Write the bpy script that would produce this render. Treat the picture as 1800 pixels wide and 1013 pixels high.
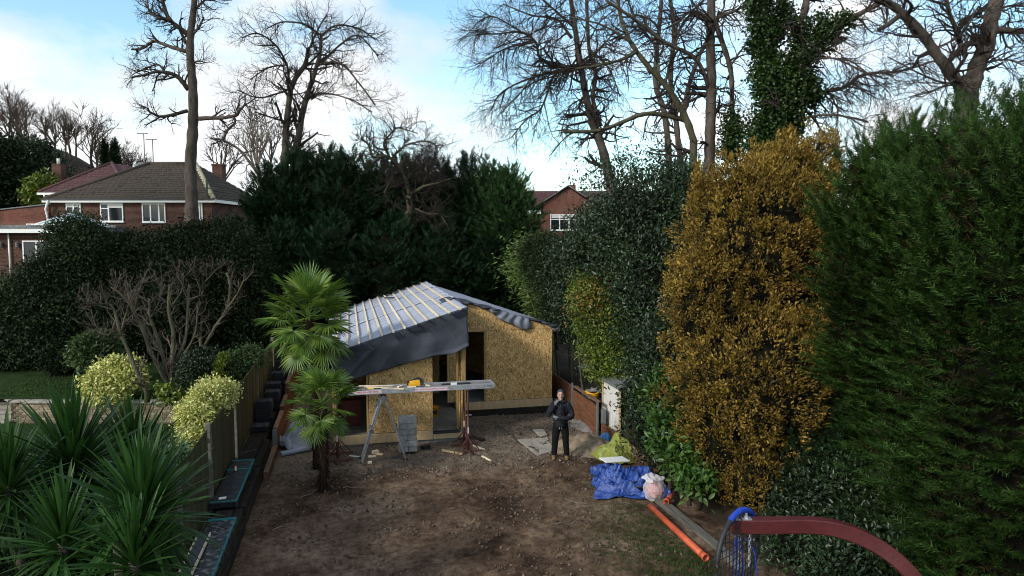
import bpy, math, random
import numpy as np
from mathutils import Vector, Matrix, noise as mnoise

# ---------------------------------------------------------------- scene, camera, light
sc = bpy.context.scene
for ob in list(bpy.data.objects): bpy.data.objects.remove(ob)
col = sc.collection
R = math.radians
YAW, PITCH, CAM_H, FPX, PW, PH = R(13.4), R(4.33), 5.6, 1207.0, 1800.0, 1013.0
cam_data = bpy.data.cameras.new('camera'); cam = bpy.data.objects.new('camera', cam_data); col.objects.link(cam)
cam.location = (0, 0, CAM_H); cam.rotation_euler = (R(90) - PITCH, 0, -YAW)
cam_data.sensor_width = 36; cam_data.lens = 36 * FPX / PW; cam_data.clip_start = .1; cam_data.clip_end = 2000
sc.camera = cam
sc.view_settings.view_transform = 'Standard'; sc.view_settings.look = 'None'
sc.view_settings.exposure = -0.1; sc.view_settings.gamma = 1
SUN_EL, SUN_AZ = R(29), R(-120)         # azimuth measured from +Y towards +X: the sun stands to the left, a little behind the camera
world = bpy.data.worlds.new('World'); sc.world = world; world.use_nodes = True
wn = world.node_tree; wn.nodes.clear()
def N(nt, typ, **kw):
    n = nt.nodes.new(typ)
    for k, v in kw.items(): setattr(n, k, v)
    return n
w_out = N(wn, 'ShaderNodeOutputWorld'); w_bg = N(wn, 'ShaderNodeBackground'); w_bg.inputs[1].default_value = .15
w_sky = N(wn, 'ShaderNodeTexSky', sky_type='NISHITA', sun_disc=False, sun_elevation=SUN_EL, sun_rotation=SUN_AZ, air_density=1.0, dust_density=.6, ozone_density=1.2)
w_tc = N(wn, 'ShaderNodeTexCoord'); w_map = N(wn, 'ShaderNodeMapping'); w_map.inputs['Scale'].default_value = (1, 1, 2.1)
w_map.inputs['Location'].default_value = (3.7, 1.3, .45)
w_noi = N(wn, 'ShaderNodeTexNoise'); w_noi.inputs['Scale'].default_value = 2.1; w_noi.inputs['Detail'].default_value = 7; w_noi.inputs['Roughness'].default_value = .52
w_ramp = N(wn, 'ShaderNodeValToRGB'); w_ramp.color_ramp.elements[0].position = .435; w_ramp.color_ramp.elements[1].position = .545
w_noi2 = N(wn, 'ShaderNodeTexNoise'); w_noi2.inputs['Scale'].default_value = 3.4; w_noi2.inputs['Detail'].default_value = 5
w_ramp2 = N(wn, 'ShaderNodeValToRGB')
w_ramp2.color_ramp.elements[0].position = .35; w_ramp2.color_ramp.elements[0].color = (5.9, 6.2, 6.7, 1)
w_ramp2.color_ramp.elements[1].position = .6; w_ramp2.color_ramp.elements[1].color = (7.7, 7.8, 7.9, 1)
w_mix = N(wn, 'ShaderNodeMix', data_type='RGBA')
wl = wn.links.new
w_gain = N(wn, 'ShaderNodeMix', data_type='RGBA', blend_type='MULTIPLY'); w_gain.inputs[0].default_value = 1; w_gain.inputs[7].default_value = (1.75, 2.0, 1.85, 1)
wl(w_sky.outputs[0], w_gain.inputs[6])
wl(w_tc.outputs['Generated'], w_map.inputs[0]); wl(w_map.outputs[0], w_noi.inputs[0]); wl(w_map.outputs[0], w_noi2.inputs[0])
wl(w_noi.outputs[0], w_ramp.inputs[0]); wl(w_noi2.outputs[0], w_ramp2.inputs[0])
wl(w_ramp.outputs[0], w_mix.inputs[0]); wl(w_gain.outputs[2], w_mix.inputs[6]); wl(w_ramp2.outputs[0], w_mix.inputs[7])
wl(w_mix.outputs[2], w_bg.inputs[0]); wl(w_bg.outputs[0], w_out.inputs[0])
sun_d = bpy.data.lights.new('sun', 'SUN'); sun_d.energy = 3.4; sun_d.angle = R(9); sun_d.color = (1, .95, .87)
sun = bpy.data.objects.new('sun', sun_d); col.objects.link(sun)
to_sun = Vector((math.sin(SUN_AZ) * math.cos(SUN_EL), math.cos(SUN_AZ) * math.cos(SUN_EL), math.sin(SUN_EL)))
sun.rotation_euler = to_sun.to_track_quat('Z', 'Y').to_euler(); sun.location = (-30, 10, 40)
sc.cycles.max_bounces = 6; sc.cycles.transparent_max_bounces = 6; sc.cycles.use_denoising = True; sc.cycles.denoising_prefilter = 'ACCURATE'; sc.cycles.filter_width = 1.0

# ---------------------------------------------------------------- helpers
rng = np.random.default_rng(11); random.seed(5)
CAM = np.array([0, 0, CAM_H])
_f = np.array([math.sin(YAW) * math.cos(PITCH), math.cos(YAW) * math.cos(PITCH), -math.sin(PITCH)])
_r = np.array([math.cos(YAW), -math.sin(YAW), 0]); _u = np.cross(_r, _f)
def ray(px, py): return _f + (px - PW / 2) / FPX * _r - (py - PH / 2) / FPX * _u
def at(px, py, d): return CAM + ray(px, py) * d                       # a point of the photograph at a distance along the view axis
def gz(px, py, z=0.): v = ray(px, py); return CAM + v * (z - CAM_H) / v[2]
def gY(px, py, Y): v = ray(px, py); return CAM + v * Y / v[1]
def unit(a): a = np.asarray(a, float); return a / (np.linalg.norm(a, axis=-1, keepdims=True) + 1e-9)

ORG = {}
def world_org(o):
    return ORG.get(o.name, np.zeros(3)) if o else np.zeros(3)
def link(me, name, mat, parent, org, kind=None):
    o = bpy.data.objects.new(name, me); col.objects.link(o)
    if mat is not None and len(me.materials) == 0: me.materials.append(mat)
    if parent is not None: o.parent = parent
    o.location = np.asarray(org) - world_org(parent)
    ORG[o.name] = np.asarray(org, float)
    if kind: o['kind'] = kind
    return o
def np_mesh(name, V, F, smooth=False):
    V = np.ascontiguousarray(V, np.float32).reshape(-1, 3); F = np.ascontiguousarray(F, np.int32); k = F.shape[1]
    me = bpy.data.meshes.new(name)
    me.vertices.add(len(V)); me.vertices.foreach_set('co', V.ravel())
    me.loops.add(F.size); me.loops.foreach_set('vertex_index', F.ravel())
    me.polygons.add(len(F)); me.polygons.foreach_set('loop_start', np.arange(0, F.size, k, dtype=np.int32))
    me.update(calc_edges=True)
    if smooth: me.polygons.foreach_set('use_smooth', np.ones(len(F), bool))
    return me
class MB:
    def __init__(s): s.v = []; s.f = []; s.n = 0
    def add(s, V, F):
        V = np.asarray(V, float).reshape(-1, 3); s.v.append(V); s.f += [tuple(int(i) + s.n for i in f) for f in F]; s.n += len(V); return s
    def box(s, c, d, rot=None, top=None):
        x, y, z = np.asarray(d, float) / 2; t = (1, 1) if top is None else top
        V = np.array([[-x, -y, -z], [x, -y, -z], [x, y, -z], [-x, y, -z], [-x * t[0], -y * t[1], z], [x * t[0], -y * t[1], z], [x * t[0], y * t[1], z], [-x * t[0], y * t[1], z]])
        if rot is not None: V = V @ np.asarray(rot).T
        return s.add(V + np.asarray(c), [(3, 2, 1, 0), (4, 5, 6, 7), (0, 1, 5, 4), (1, 2, 6, 5), (2, 3, 7, 6), (3, 0, 4, 7)])
    def tube(s, pts, rad, sides=8, cap=True, flat=None):
        P = np.asarray(pts, float); n = len(P); rad = np.broadcast_to(np.asarray(rad, float), (n,))
        T = unit(np.gradient(P, axis=0)); ref = np.array([0, 0, 1.]) if abs(T[:, 2]).mean() < .8 else np.array([1., 0, 0])
        A = unit(np.cross(T, ref)); B = np.cross(A, T); a = np.arange(sides) * 2 * math.pi / sides
        fl = (1, 1) if flat is None else flat
        V = P[:, None] + rad[:, None, None] * (np.cos(a)[None, :, None] * A[:, None] * fl[0] + np.sin(a)[None, :, None] * B[:, None] * fl[1])
        F = [(i * sides + j, i * sides + (j + 1) % sides, (i + 1) * sides + (j + 1) % sides, (i + 1) * sides + j) for i in range(n - 1) for j in range(sides)]
        if cap: F += [tuple(range(sides))[::-1], tuple((n - 1) * sides + j for j in range(sides))]
        return s.add(V, F)
    def ball(s, c, r, nu=10, nv=7):
        r = np.broadcast_to(np.asarray(r, float), (3,)); V = []; F = []
        for i in range(nv + 1):
            t = math.pi * (i + .001) / (nv + .002)
            for j in range(nu):
                a = 2 * math.pi * j / nu; V.append([math.sin(t) * math.cos(a), math.sin(t) * math.sin(a), math.cos(t)])
        for i in range(nv):
            for j in range(nu): F.append((i * nu + j, (i + 1) * nu + j, (i + 1) * nu + (j + 1) % nu, i * nu + (j + 1) % nu))
        F += [tuple(range(nu)), tuple(nv * nu + j for j in range(nu))[::-1]]
        return s.add(np.array(V) * r + np.asarray(c), F)
    def lathe(s, c, prof, n=16):
        V = [[r * math.cos(2 * math.pi * j / n), r * math.sin(2 * math.pi * j / n), z] for r, z in prof for j in range(n)]
        F = [(i * n + j, i * n + (j + 1) % n, (i + 1) * n + (j + 1) % n, (i + 1) * n + j) for i in range(len(prof) - 1) for j in range(n)]
        return s.add(np.array(V) + np.asarray(c), F)
    def poly(s, P, thick):                                           # a polygon given in 3-D, extruded by the vector thick
        P = np.asarray(P, float); n = len(P); V = np.vstack([P, P + np.asarray(thick)])
        return s.add(V, [tuple(range(n))[::-1], tuple(range(n, 2 * n))] + [(i, (i + 1) % n, n + (i + 1) % n, n + i) for i in range(n)])
    def grid(s, G):
        G = np.asarray(G, float); a, b = G.shape[:2]
        return s.add(G, [(i * b + j, i * b + j + 1, (i + 1) * b + j + 1, (i + 1) * b + j) for i in range(a - 1) for j in range(b - 1)])
    def build(s, name, mat, parent=None, org=None, smooth=False, bevel=0, kind=None, solid=0, local=False):
        V = np.vstack(s.v)
        if org is None: org = world_org(parent) if parent is not None else np.array([V[:, 0].mean(), V[:, 1].mean(), V[:, 2].min()])
        if local: org = world_org(parent)
        me = bpy.data.meshes.new(name); me.from_pydata((V - (0 if local else org)).tolist(), [], s.f); me.update()
        if smooth: me.polygons.foreach_set('use_smooth', np.ones(len(me.polygons), bool))
        o = link(me, name, mat, parent, org, kind)
        if solid: m = o.modifiers.new('s', 'SOLIDIFY'); m.thickness = solid; m.offset = 0
        if bevel: m = o.modifiers.new('b', 'BEVEL'); m.width = bevel; m.segments = 1; m.limit_method = 'ANGLE'
        return o
def tag(o, label, cat, group=None, kind=None):
    o['label'] = label; o['category'] = cat
    if group: o['group'] = group
    if kind: o['kind'] = kind
    return o
def struct(o): o['kind'] = 'structure'; return o
def thing(name, label, cat, loc, group=None, rz=0):
    o = bpy.data.objects.new(name, None); col.objects.link(o); o.location = loc; o.rotation_euler = (0, 0, rz); o.empty_display_size = .2
    ORG[o.name] = np.asarray(loc, float); return tag(o, label, cat, group)
def piece(src, name, parent, loc, rot=None, scale=None):             # another part that shares the mesh of an earlier one
    o = src.copy(); o.name = name; col.objects.link(o); o.parent = parent; o.location = np.asarray(loc, float)
    if rot is not None: o.rotation_euler = rot
    if scale is not None: o.scale = scale
    return o
def rotz(a): c, s_ = math.cos(a), math.sin(a); return np.array([[c, -s_, 0], [s_, c, 0], [0, 0, 1]])
def rotx(a): c, s_ = math.cos(a), math.sin(a); return np.array([[1, 0, 0], [0, c, -s_], [0, s_, c]])
def roty(a): c, s_ = math.cos(a), math.sin(a); return np.array([[c, 0, s_], [0, 1, 0], [-s_, 0, c]])
def smoothline(P, n=6):                                              # Catmull-Rom through the given points
    P = np.asarray(P, float); Q = np.vstack([2 * P[0] - P[1], P, 2 * P[-1] - P[-2]]); out = []
    for i in range(1, len(Q) - 2):
        for t in np.arange(n) / n:
            a, b, c, d = Q[i - 1:i + 3]
            out.append(.5 * (2 * b + (c - a) * t + (2 * a - 5 * b + 4 * c - d) * t * t + (3 * b - a - 3 * c + d) * t ** 3))
    return np.vstack([out, P[-1]])
def lump(P, f=1., seed=0.):                                          # cheap smooth noise in -1..1
    x, y, z = (np.asarray(P) * f).T
    return (np.sin(1.7 * x + 1.3 * y + seed) + np.sin(2.3 * y - 1.9 * z + 2 * seed + 1) + np.sin(2.9 * z + 1.1 * x + 3 * seed + 2) + .6 * np.sin(4.7 * x - 3.9 * y + 2.1 * z + seed)) / 3.6

# ---------------------------------------------------------------- materials
def ramp(nt, stops):
    r = N(nt, 'ShaderNodeValToRGB'); e = r.color_ramp.elements
    while len(e) < len(stops): e.new(.5)
    for i, (p, c) in enumerate(stops): e[i].position = p; e[i].color = (*c, 1)
    return r
def base_mat(name, rough=.8, spec=.4, metal=0):
    m = bpy.data.materials.new(name); m.use_nodes = True; nt = m.node_tree; b = nt.nodes['Principled BSDF']
    b.inputs['Roughness'].default_value = rough; b.inputs['Specular IOR Level'].default_value = spec; b.inputs['Metallic'].default_value = metal
    return m, nt, b
def coords(nt, scale=(1, 1, 1), rot=(0, 0, 0), world_space=False):
    mp = N(nt, 'ShaderNodeMapping'); mp.inputs['Scale'].default_value = scale; mp.inputs['Rotation'].default_value = rot
    if world_space: g = N(nt, 'ShaderNodeNewGeometry'); nt.links.new(g.outputs['Position'], mp.inputs[0])
    else: g = N(nt, 'ShaderNodeTexCoord'); nt.links.new(g.outputs['Object'], mp.inputs[0])
    return mp.outputs[0]
def noise_n(nt, vec, scale, detail=4, rough=.55):
    n = N(nt, 'ShaderNodeTexNoise'); n.inputs['Scale'].default_value = scale; n.inputs['Detail'].default_value = detail; n.inputs['Roughness'].default_value = rough
    if vec is not None: nt.links.new(vec, n.inputs[0])
    return n.outputs[0]
def bump(nt, b, h, strength, dist=.02):
    n = N(nt, 'ShaderNodeBump'); n.inputs['Strength'].default_value = strength; n.inputs['Distance'].default_value = dist
    nt.links.new(h, n.inputs['Height']); nt.links.new(n.outputs[0], b.inputs['Normal'])
def mixc(nt, fac, a, b, typ='MIX'):
    m = N(nt, 'ShaderNodeMix', data_type='RGBA', blend_type=typ)
    for i, v in ((0, fac), (6, a), (7, b)):
        if hasattr(v, 'links'): nt.links.new(v, m.inputs[i])
        elif isinstance(v, (int, float)): m.inputs[i].default_value = v
        else: m.inputs[i].default_value = (*v, 1)
    return m.outputs[2]
def island(nt): return N(nt, 'ShaderNodeNewGeometry').outputs['Random Per Island']
def objrand(nt): return N(nt, 'ShaderNodeObjectInfo').outputs['Random']
def mat(name, c1, c2, scale=6, rough=.8, bs=30, bump_s=.3, spec=.4, metal=0, stretch=(1, 1, 1), c3=None, vary=0, dist=.02, world_space=True):
    m, nt, b = base_mat(name, rough, spec, metal); v = coords(nt, stretch, world_space=world_space)
    n = noise_n(nt, v, scale, 6, .6); st = [(.3, c1), (.7, c2)] if c3 is None else [(.28, c1), (.5, c2), (.72, c3)]
    r = ramp(nt, st); nt.links.new(n, r.inputs[0]); c = r.outputs[0]
    if vary:
        rr = ramp(nt, [(0, (1 - vary,) * 3), (1, (1 + vary,) * 3)]); nt.links.new(objrand(nt), rr.inputs[0]); c = mixc(nt, 1., c, rr.outputs[0], 'MULTIPLY')
    nt.links.new(c, b.inputs['Base Color'])
    if bump_s: bump(nt, b, noise_n(nt, v, bs, 5), bump_s, dist)
    return m
def leaf_mat(name, cols, trans=.25, rough=.45, spec=.4, big=.6, bigc=.35):
    m, nt, b = base_mat(name, rough, spec); n = len(cols)
    r = ramp(nt, [(i / max(1, n - 1), c) for i, c in enumerate(cols)]); nt.links.new(island(nt), r.inputs[0])
    v = coords(nt, world_space=True); f = ramp(nt, [(.3, (1 - bigc,) * 3), (.7, (1 + bigc,) * 3)]); nt.links.new(noise_n(nt, v, big, 3), f.inputs[0])
    c = mixc(nt, 1., r.outputs[0], f.outputs[0], 'MULTIPLY'); nt.links.new(c, b.inputs['Base Color'])
    t = N(nt, 'ShaderNodeBsdfTranslucent'); nt.links.new(c, t.inputs[0]); mx = N(nt, 'ShaderNodeMixShader'); mx.inputs[0].default_value = trans
    nt.links.new(b.outputs[0], mx.inputs[1]); nt.links.new(t.outputs[0], mx.inputs[2]); nt.links.new(mx.outputs[0], nt.nodes['Material Output'].inputs[0])
    return m
def osb_mat():
    m, nt, b = base_mat('osb', .75, .3); outs = []; hs = []
    for k, (rot, sc_) in enumerate(((.5, (10, 10, 38)), (2.2, (12, 12, 34)), (1.35, (9, 9, 42)))):
        g = N(nt, 'ShaderNodeNewGeometry'); mp = N(nt, 'ShaderNodeMapping'); mp.inputs['Rotation'].default_value = (0, rot, 0)
        nt.links.new(g.outputs['Position'], mp.inputs[0])
        mp2 = N(nt, 'ShaderNodeMapping'); mp2.inputs['Scale'].default_value = sc_; nt.links.new(mp.outputs[0], mp2.inputs[0])
        vo = N(nt, 'ShaderNodeTexVoronoi'); vo.inputs['Scale'].default_value = 1; nt.links.new(mp2.outputs[0], vo.inputs[0]); outs.append(vo.outputs['Color']); hs.append(vo.outputs['Distance'])
    v = coords(nt, world_space=True)
    pick = ramp(nt, [(.40, (0, 0, 0)), (.48, (1, 1, 1))]); nt.links.new(noise_n(nt, v, 17, 2), pick.inputs[0])
    pick2 = ramp(nt, [(.5, (0, 0, 0)), (.56, (1, 1, 1))]); nt.links.new(noise_n(nt, v, 13, 2), pick2.inputs[0])
    c = mixc(nt, pick.outputs[0], outs[0], outs[1]); c = mixc(nt, pick2.outputs[0], c, outs[2])
    sep = N(nt, 'ShaderNodeSeparateColor'); nt.links.new(c, sep.inputs[0])
    r = ramp(nt, [(0, (.13, .065, .022)), (.12, (.32, .185, .068)), (.5, (.47, .29, .115)), (.85, (.58, .39, .17)), (1, (.74, .56, .31))]); nt.links.new(sep.outputs[0], r.inputs[0])
    big = ramp(nt, [(.3, (.85,) * 3), (.7, (1.1,) * 3)]); nt.links.new(noise_n(nt, v, 1.3, 4), big.inputs[0])
    nt.links.new(mixc(nt, 1., r.outputs[0], big.outputs[0], 'MULTIPLY'), b.inputs['Base Color']); bump(nt, b, sep.outputs[1], .25, .004)
    return m
def brick_mat(name, c1, c2, mortar):
    m, nt, b = base_mat(name, .9, .2); g = N(nt, 'ShaderNodeTexCoord'); s = N(nt, 'ShaderNodeSeparateXYZ'); nt.links.new(g.outputs['Object'], s.inputs[0])
    a = N(nt, 'ShaderNodeMath'); nt.links.new(s.outputs[0], a.inputs[0]); nt.links.new(s.outputs[1], a.inputs[1])
    cx = N(nt, 'ShaderNodeCombineXYZ'); nt.links.new(a.outputs[0], cx.inputs[0]); nt.links.new(s.outputs[2], cx.inputs[1])
    t = N(nt, 'ShaderNodeTexBrick'); nt.links.new(cx.outputs[0], t.inputs[0]); t.inputs['Scale'].default_value = 1
    t.inputs['Brick Width'].default_value = .225; t.inputs['Row Height'].default_value = .075; t.inputs['Mortar Size'].default_value = .006; t.inputs['Bias'].default_value = -.1
    for i, c in enumerate((c1, c2, mortar)): t.inputs[1 + i].default_value = (*c, 1)
    f = ramp(nt, [(.3, (.7,) * 3), (.7, (1.25,) * 3)]); nt.links.new(noise_n(nt, g.outputs['Object'], 1.1, 6), f.inputs[0])
    nt.links.new(mixc(nt, 1., t.outputs[0], f.outputs[0], 'MULTIPLY'), b.inputs['Base Color']); bump(nt, b, t.outputs['Fac'], -.5, .008)
    return m
def soil_mat():
    m, nt, b = base_mat('soil', .95, .15); v = coords(nt, world_space=True)
    n1 = noise_n(nt, v, .55, 9, .68); n2 = noise_n(nt, v, 7, 8, .7); n3 = noise_n(nt, v, 60, 4, .7)
    r1 = ramp(nt, [(.36, (.034, .019, .0115)), (.48, (.110, .069, .044)), (.62, (.205, .142, .097))]); nt.links.new(n1, r1.inputs[0])
    r2 = ramp(nt, [(.33, (.42,) * 3), (.67, (1.55,) * 3)]); nt.links.new(n2, r2.inputs[0]); c = mixc(nt, 1., r1.outputs[0], r2.outputs[0], 'MULTIPLY')
    # gravelly, trodden strip near the building
    rg = ramp(nt, [(.3, (.115, .082, .057)), (.55, (.205, .156, .114)), (.75, (.29, .23, .175))]); nt.links.new(n2, rg.inputs[0])
    s = N(nt, 'ShaderNodeSeparateXYZ'); nt.links.new(v, s.inputs[0])
    ad = N(nt, 'ShaderNodeMath', operation='MULTIPLY_ADD'); nt.links.new(n1, ad.inputs[0]); ad.inputs[1].default_value = 3.2; nt.links.new(s.outputs[1], ad.inputs[2])
    st = ramp(nt, [(0, (0, 0, 0)), (1, (1, 1, 1))]); mr = N(nt, 'ShaderNodeMapRange'); mr.inputs[1].default_value = 17.4; mr.inputs[2].default_value = 18.5; nt.links.new(ad.outputs[0], mr.inputs[0]); nt.links.new(mr.outputs[0], st.inputs[0])
    c = mixc(nt, st.outputs[0], c, rg.outputs[0])
    r3 = ramp(nt, [(.3, (.7,) * 3), (.7, (1.3,) * 3)]); nt.links.new(n3, r3.inputs[0]); c = mixc(nt, 1., c, r3.outputs[0], 'MULTIPLY')
    nt.links.new(c, b.inputs['Base Color'])
    a = N(nt, 'ShaderNodeMath'); nt.links.new(n2, a.inputs[0]); nt.links.new(n3, a.inputs[1]); bump(nt, b, a.outputs[0], .9, .035)
    return m
def glass_mat():
    m, nt, b = base_mat('window_glass', .06, .8); b.inputs['Base Color'].default_value = (.012, .014, .016, 1); return m
def plain(name, c, rough=.6, spec=.4, metal=0, vary=.15, scale=14): 
    return mat(name, tuple(x * (1 - vary) for x in c), tuple(min(1, x * (1 + vary)) for x in c), scale, rough, 60, .08, spec, metal)
def bark_mat(name, c1, c2): return mat(name, c1, c2, 5, .95, 22, .9, .15, 0, (1, 1, .35), dist=.03)

SOIL = soil_mat(); OSB = osb_mat()
TIMBER = mat('new_timber', (.40, .27, .145), (.56, .41, .25), 9, .75, 60, .15, .3, 0, (1, 1, .3), vary=.15)
PALE = mat('batten_timber', (.56, .45, .31), (.74, .63, .47), 7, .75, 60, .12, .3, 0, (2, .4, 2), vary=.14)
STUD = mat('treated_stud', (.22, .145, .055), (.36, .25, .10), 6, .8, 50, .15, .3, 0, (3, 3, .4), vary=.12)
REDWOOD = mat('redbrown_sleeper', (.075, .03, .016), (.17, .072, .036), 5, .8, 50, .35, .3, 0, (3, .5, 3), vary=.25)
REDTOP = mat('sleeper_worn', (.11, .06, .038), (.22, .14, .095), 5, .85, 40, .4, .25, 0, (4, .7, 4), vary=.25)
BLACKWOOD = mat('old_sleeper', (.012, .010, .009), (.040, .034, .028), 5, .95, 30, .8, .15, 0, (3, .5, 3), vary=.3)
FENCEW = mat('fence_board', (.040, .039, .020), (.088, .082, .044), 3, .95, 40, .5, .15, 0, (6, 6, .5), vary=.25)
CONC = mat('concrete_post', (.085, .080, .066), (.17, .16, .135), 6, .9, 60, .3, .2)
BLOCK = mat('concrete_block', (.20, .20, .20), (.34, .335, .33), 9, .95, 90, .5, .2, vary=.2)
SLAB = mat('paving', (.22, .20, .17), (.36, .33, .28), 5, .9, 60, .3, .2)
FLOORC = mat('floor_screed', (.13, .125, .115), (.22, .21, .19), 4, .85, 40, .2, .3)
MEMB = mat('membrane_light', (.31, .335, .42), (.39, .42, .51), 2.2, .55, 12, .12, .4, dist=.03)
MEMD = mat('membrane_dark', (.032, .036, .050), (.058, .064, .084), 3, .6, 160, .25, .35)
PRINT = plain('navy_print', (.012, .014, .03), .6)
LIGHTPRINT = plain('blue_print', (.10, .12, .24), .6)
ALU = mat('aluminium', (.36, .38, .42), (.58, .60, .63), 12, .42, 60, .12, .5, .75)
STEELP = mat('rusty_prop', (.06, .018, .015), (.13, .045, .035), 25, .7, 60, .3, .4)
BLACKP = mat('black_plastic', (.010, .010, .012), (.024, .024, .027), 12, .55, 40, .1, .4)
TILE = mat('dark_roof_tile', (.016, .017, .022), (.038, .039, .048), 14, .65, 70, .25, .35, vary=.25)
YELLOW = plain('yellow_plastic', (.65, .33, .012), .45)
WHITE = plain('white_paint', (.74, .74, .72), .5)
WHITEG = plain('weathered_white_paint', (.60, .59, .56), .7)
ORANGE = plain('orange_pipe', (.46, .085, .032), .5, vary=.3, scale=5)
BLUETARP = mat('blue_tarpaulin', (.010, .030, .155), (.026, .078, .32), 5, .38, 26, .9, .5)
GREENTARP = mat('olive_tarpaulin', (.13, .15, .024), (.26, .285, .065), 5, .5, 60, .25, .4)
REDBAG = plain('red_sack', (.50, .05, .045), .5)
REDBEAM = mat('red_stained_beam', (.050, .0065, .0075), (.082, .011, .012), 9, .5, 40, .15, .4, 0, (1, 1, 1))
BLUEROPE = plain('blue_rope', (.009, .045, .36), .7)
TEAL = plain('teal_film', (.0, .16, .165), .4)
GLASS = glass_mat()
BRICK = brick_mat('house_brick', (.095, .036, .025), (.045, .019, .015), (.13, .11, .09))
BRICK2 = brick_mat('red_brick', (.17, .055, .036), (.09, .032, .024), (.20, .155, .125))
ROOFB = mat('brown_roof_tile', (.034, .027, .021), (.070, .056, .045), 3, .9, 40, .4, .15, c3=(.054, .050, .034))
ROOFR = mat('red_roof_tile', (.062, .030, .032), (.12, .060, .060), 3, .9, 40, .4, .2)
LEAD = mat('lead_grey', (.10, .105, .11), (.17, .175, .18), 5, .6, 30, .1, .4)
BARK = bark_mat('bark', (.035, .027, .022), (.105, .086, .072))
BARKB = bark_mat('bark_dark', (.018, .014, .0125), (.06, .048, .043))
BARKM = bark_mat('bark_mossy', (.045, .043, .024), (.115, .105, .07))
TWIGP = bark_mat('bark_pale', (.10, .085, .065), (.25, .215, .175))
GRASS = leaf_mat('grass_blade', [(.013, .033, .006), (.028, .062, .012), (.055, .085, .022)], .2, .6, .2)
TURF = mat('turf', (.010, .024, .006), (.024, .046, .010), 3, .95, 60, .6, .1)
DIRT = mat('bare_earth', (.017, .012, .008), (.045, .033, .023), 1.5, .95, 14, .8, .1)

# ---------------------------------------------------------------- vegetation tools
def frames(d, nrm):
    d = unit(d); z = unit(nrm - (nrm * d).sum(1, keepdims=True) * d); x = np.cross(d, z); return np.stack([x, d, z], 2)
def stamp(tv, tf, pos, fr, s):
    tv = np.asarray(tv, float); tf = np.asarray(tf); n = len(pos); s = np.broadcast_to(np.asarray(s, float).reshape(n, -1), (n, 3))
    V = pos[:, None] + np.einsum('nij,ntj->nti', fr, tv[None] * s[:, None])
    F = tf[None] + (np.arange(n) * len(tv))[:, None, None]
    return V.reshape(-1, 3), F.reshape(-1, tf.shape[1])
def rvec(n): return unit(rng.normal(size=(n, 3)))
LEAF = (np.array([[0, 0, 0], [-.5, .45, .14], [0, 1, -.05], [.5, .45, .14]]), np.array([[0, 3, 2], [0, 2, 1]]))
OVAL = (np.array([[0, 0, 0], [-.36, .25, .08], [-.42, .62, .06], [0, 1, -.1], [.42, .62, .06], [.36, .25, .08], [0, .5, 0]]), np.array([[0, 6, 1], [1, 6, 2], [2, 6, 3], [3, 6, 4], [4, 6, 5], [5, 6, 0]]))
def spray_template(n=6, droop=.12, w=.05, ln=.36):
    V = [[-w / 2, 0, 0], [w / 2, 0, 0], [0, 1, -droop]]; F = [[0, 1, 2]]
    for i in range(n):
        t = .08 + .82 * i / n; l = ln * (1 - .62 * t) * (.8 + .4 * ((i * 7) % 5) / 5)
        for s in (-1, 1):
            b = len(V); z = -droop * t * t; V += [[0, t - w * .8, z], [0, t + w * .8, z], [s * l * .75, t + l * .7, z - .05 * l + .06 * ((i + s) % 3 - 1)]]; F.append([b, b + 1, b + 2])
    return np.array(V), np.array(F)
SPRAY = spray_template(4, .12, .065, .42); SPRAY_S = spray_template(4, .1, .09, .42)
SPRIG = (np.array([[-.16, 0, 0], [.16, 0, 0], [0, 1, .28], [0, .1, -.16], [0, .1, .16], [.1, .85, .3], [-.3, .45, .12], [.3, .5, .12], [0, .25, 0]]), np.array([[0, 1, 2], [3, 4, 5], [8, 7, 2], [8, 2, 6]]))
def shell(blobs, n, amp=.12, fr=2.2, depth=.15, back=.3, zmin=None, seed=0.):
    B = np.array(blobs, float); c, r = B[:, :3], B[:, 3:6]; w = (r[:, 0] * r[:, 1]) + (r[:, 0] * r[:, 2]) + r[:, 1] * r[:, 2]
    outp, outn, got = [], [], 0
    for _ in range(12):
        m = int(n * 1.6); k = rng.choice(len(B), m, p=w / w.sum()); d = rvec(m)
        rad = 1 + amp * lump(c[k] + d * r[k], fr, seed) - depth * rng.random(m) ** 1.6
        p = c[k] + d * r[k] * rad[:, None]; nn = unit(d / r[k]); keep = np.ones(m, bool)
        for j in range(len(B)):
            q = (((p - c[j]) / r[j]) ** 2).sum(1); keep &= (q > .7) | (k == j)
        face = (nn * (CAM - p)).sum(1) > -.2 * np.linalg.norm(CAM - p, axis=1); keep &= face | (rng.random(m) < back)
        if zmin is not None: keep &= p[:, 2] > zmin
        outp.append(p[keep]); outn.append(nn[keep]); got += keep.sum()
        if got >= n: break
    return np.vstack(outp)[:n], np.vstack(outn)[:n]
def clumped(P, Nn, m, sig, out=.7, up=.25, spread=.9):
    k = np.repeat(np.arange(len(P)), m); n = len(k)
    p = P[k] + rng.normal(size=(n, 3)) * sig * np.array([1, 1, .85]) + Nn[k] * (rng.random((n, 1)) - .5) * sig
    d = unit(Nn[k] * out + np.array([0, 0, up]) + rvec(n) * spread); nr = unit(Nn[k] * .7 + np.array([0, 0, .8]) + rvec(n) * .6)
    return p, d, nr
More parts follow.
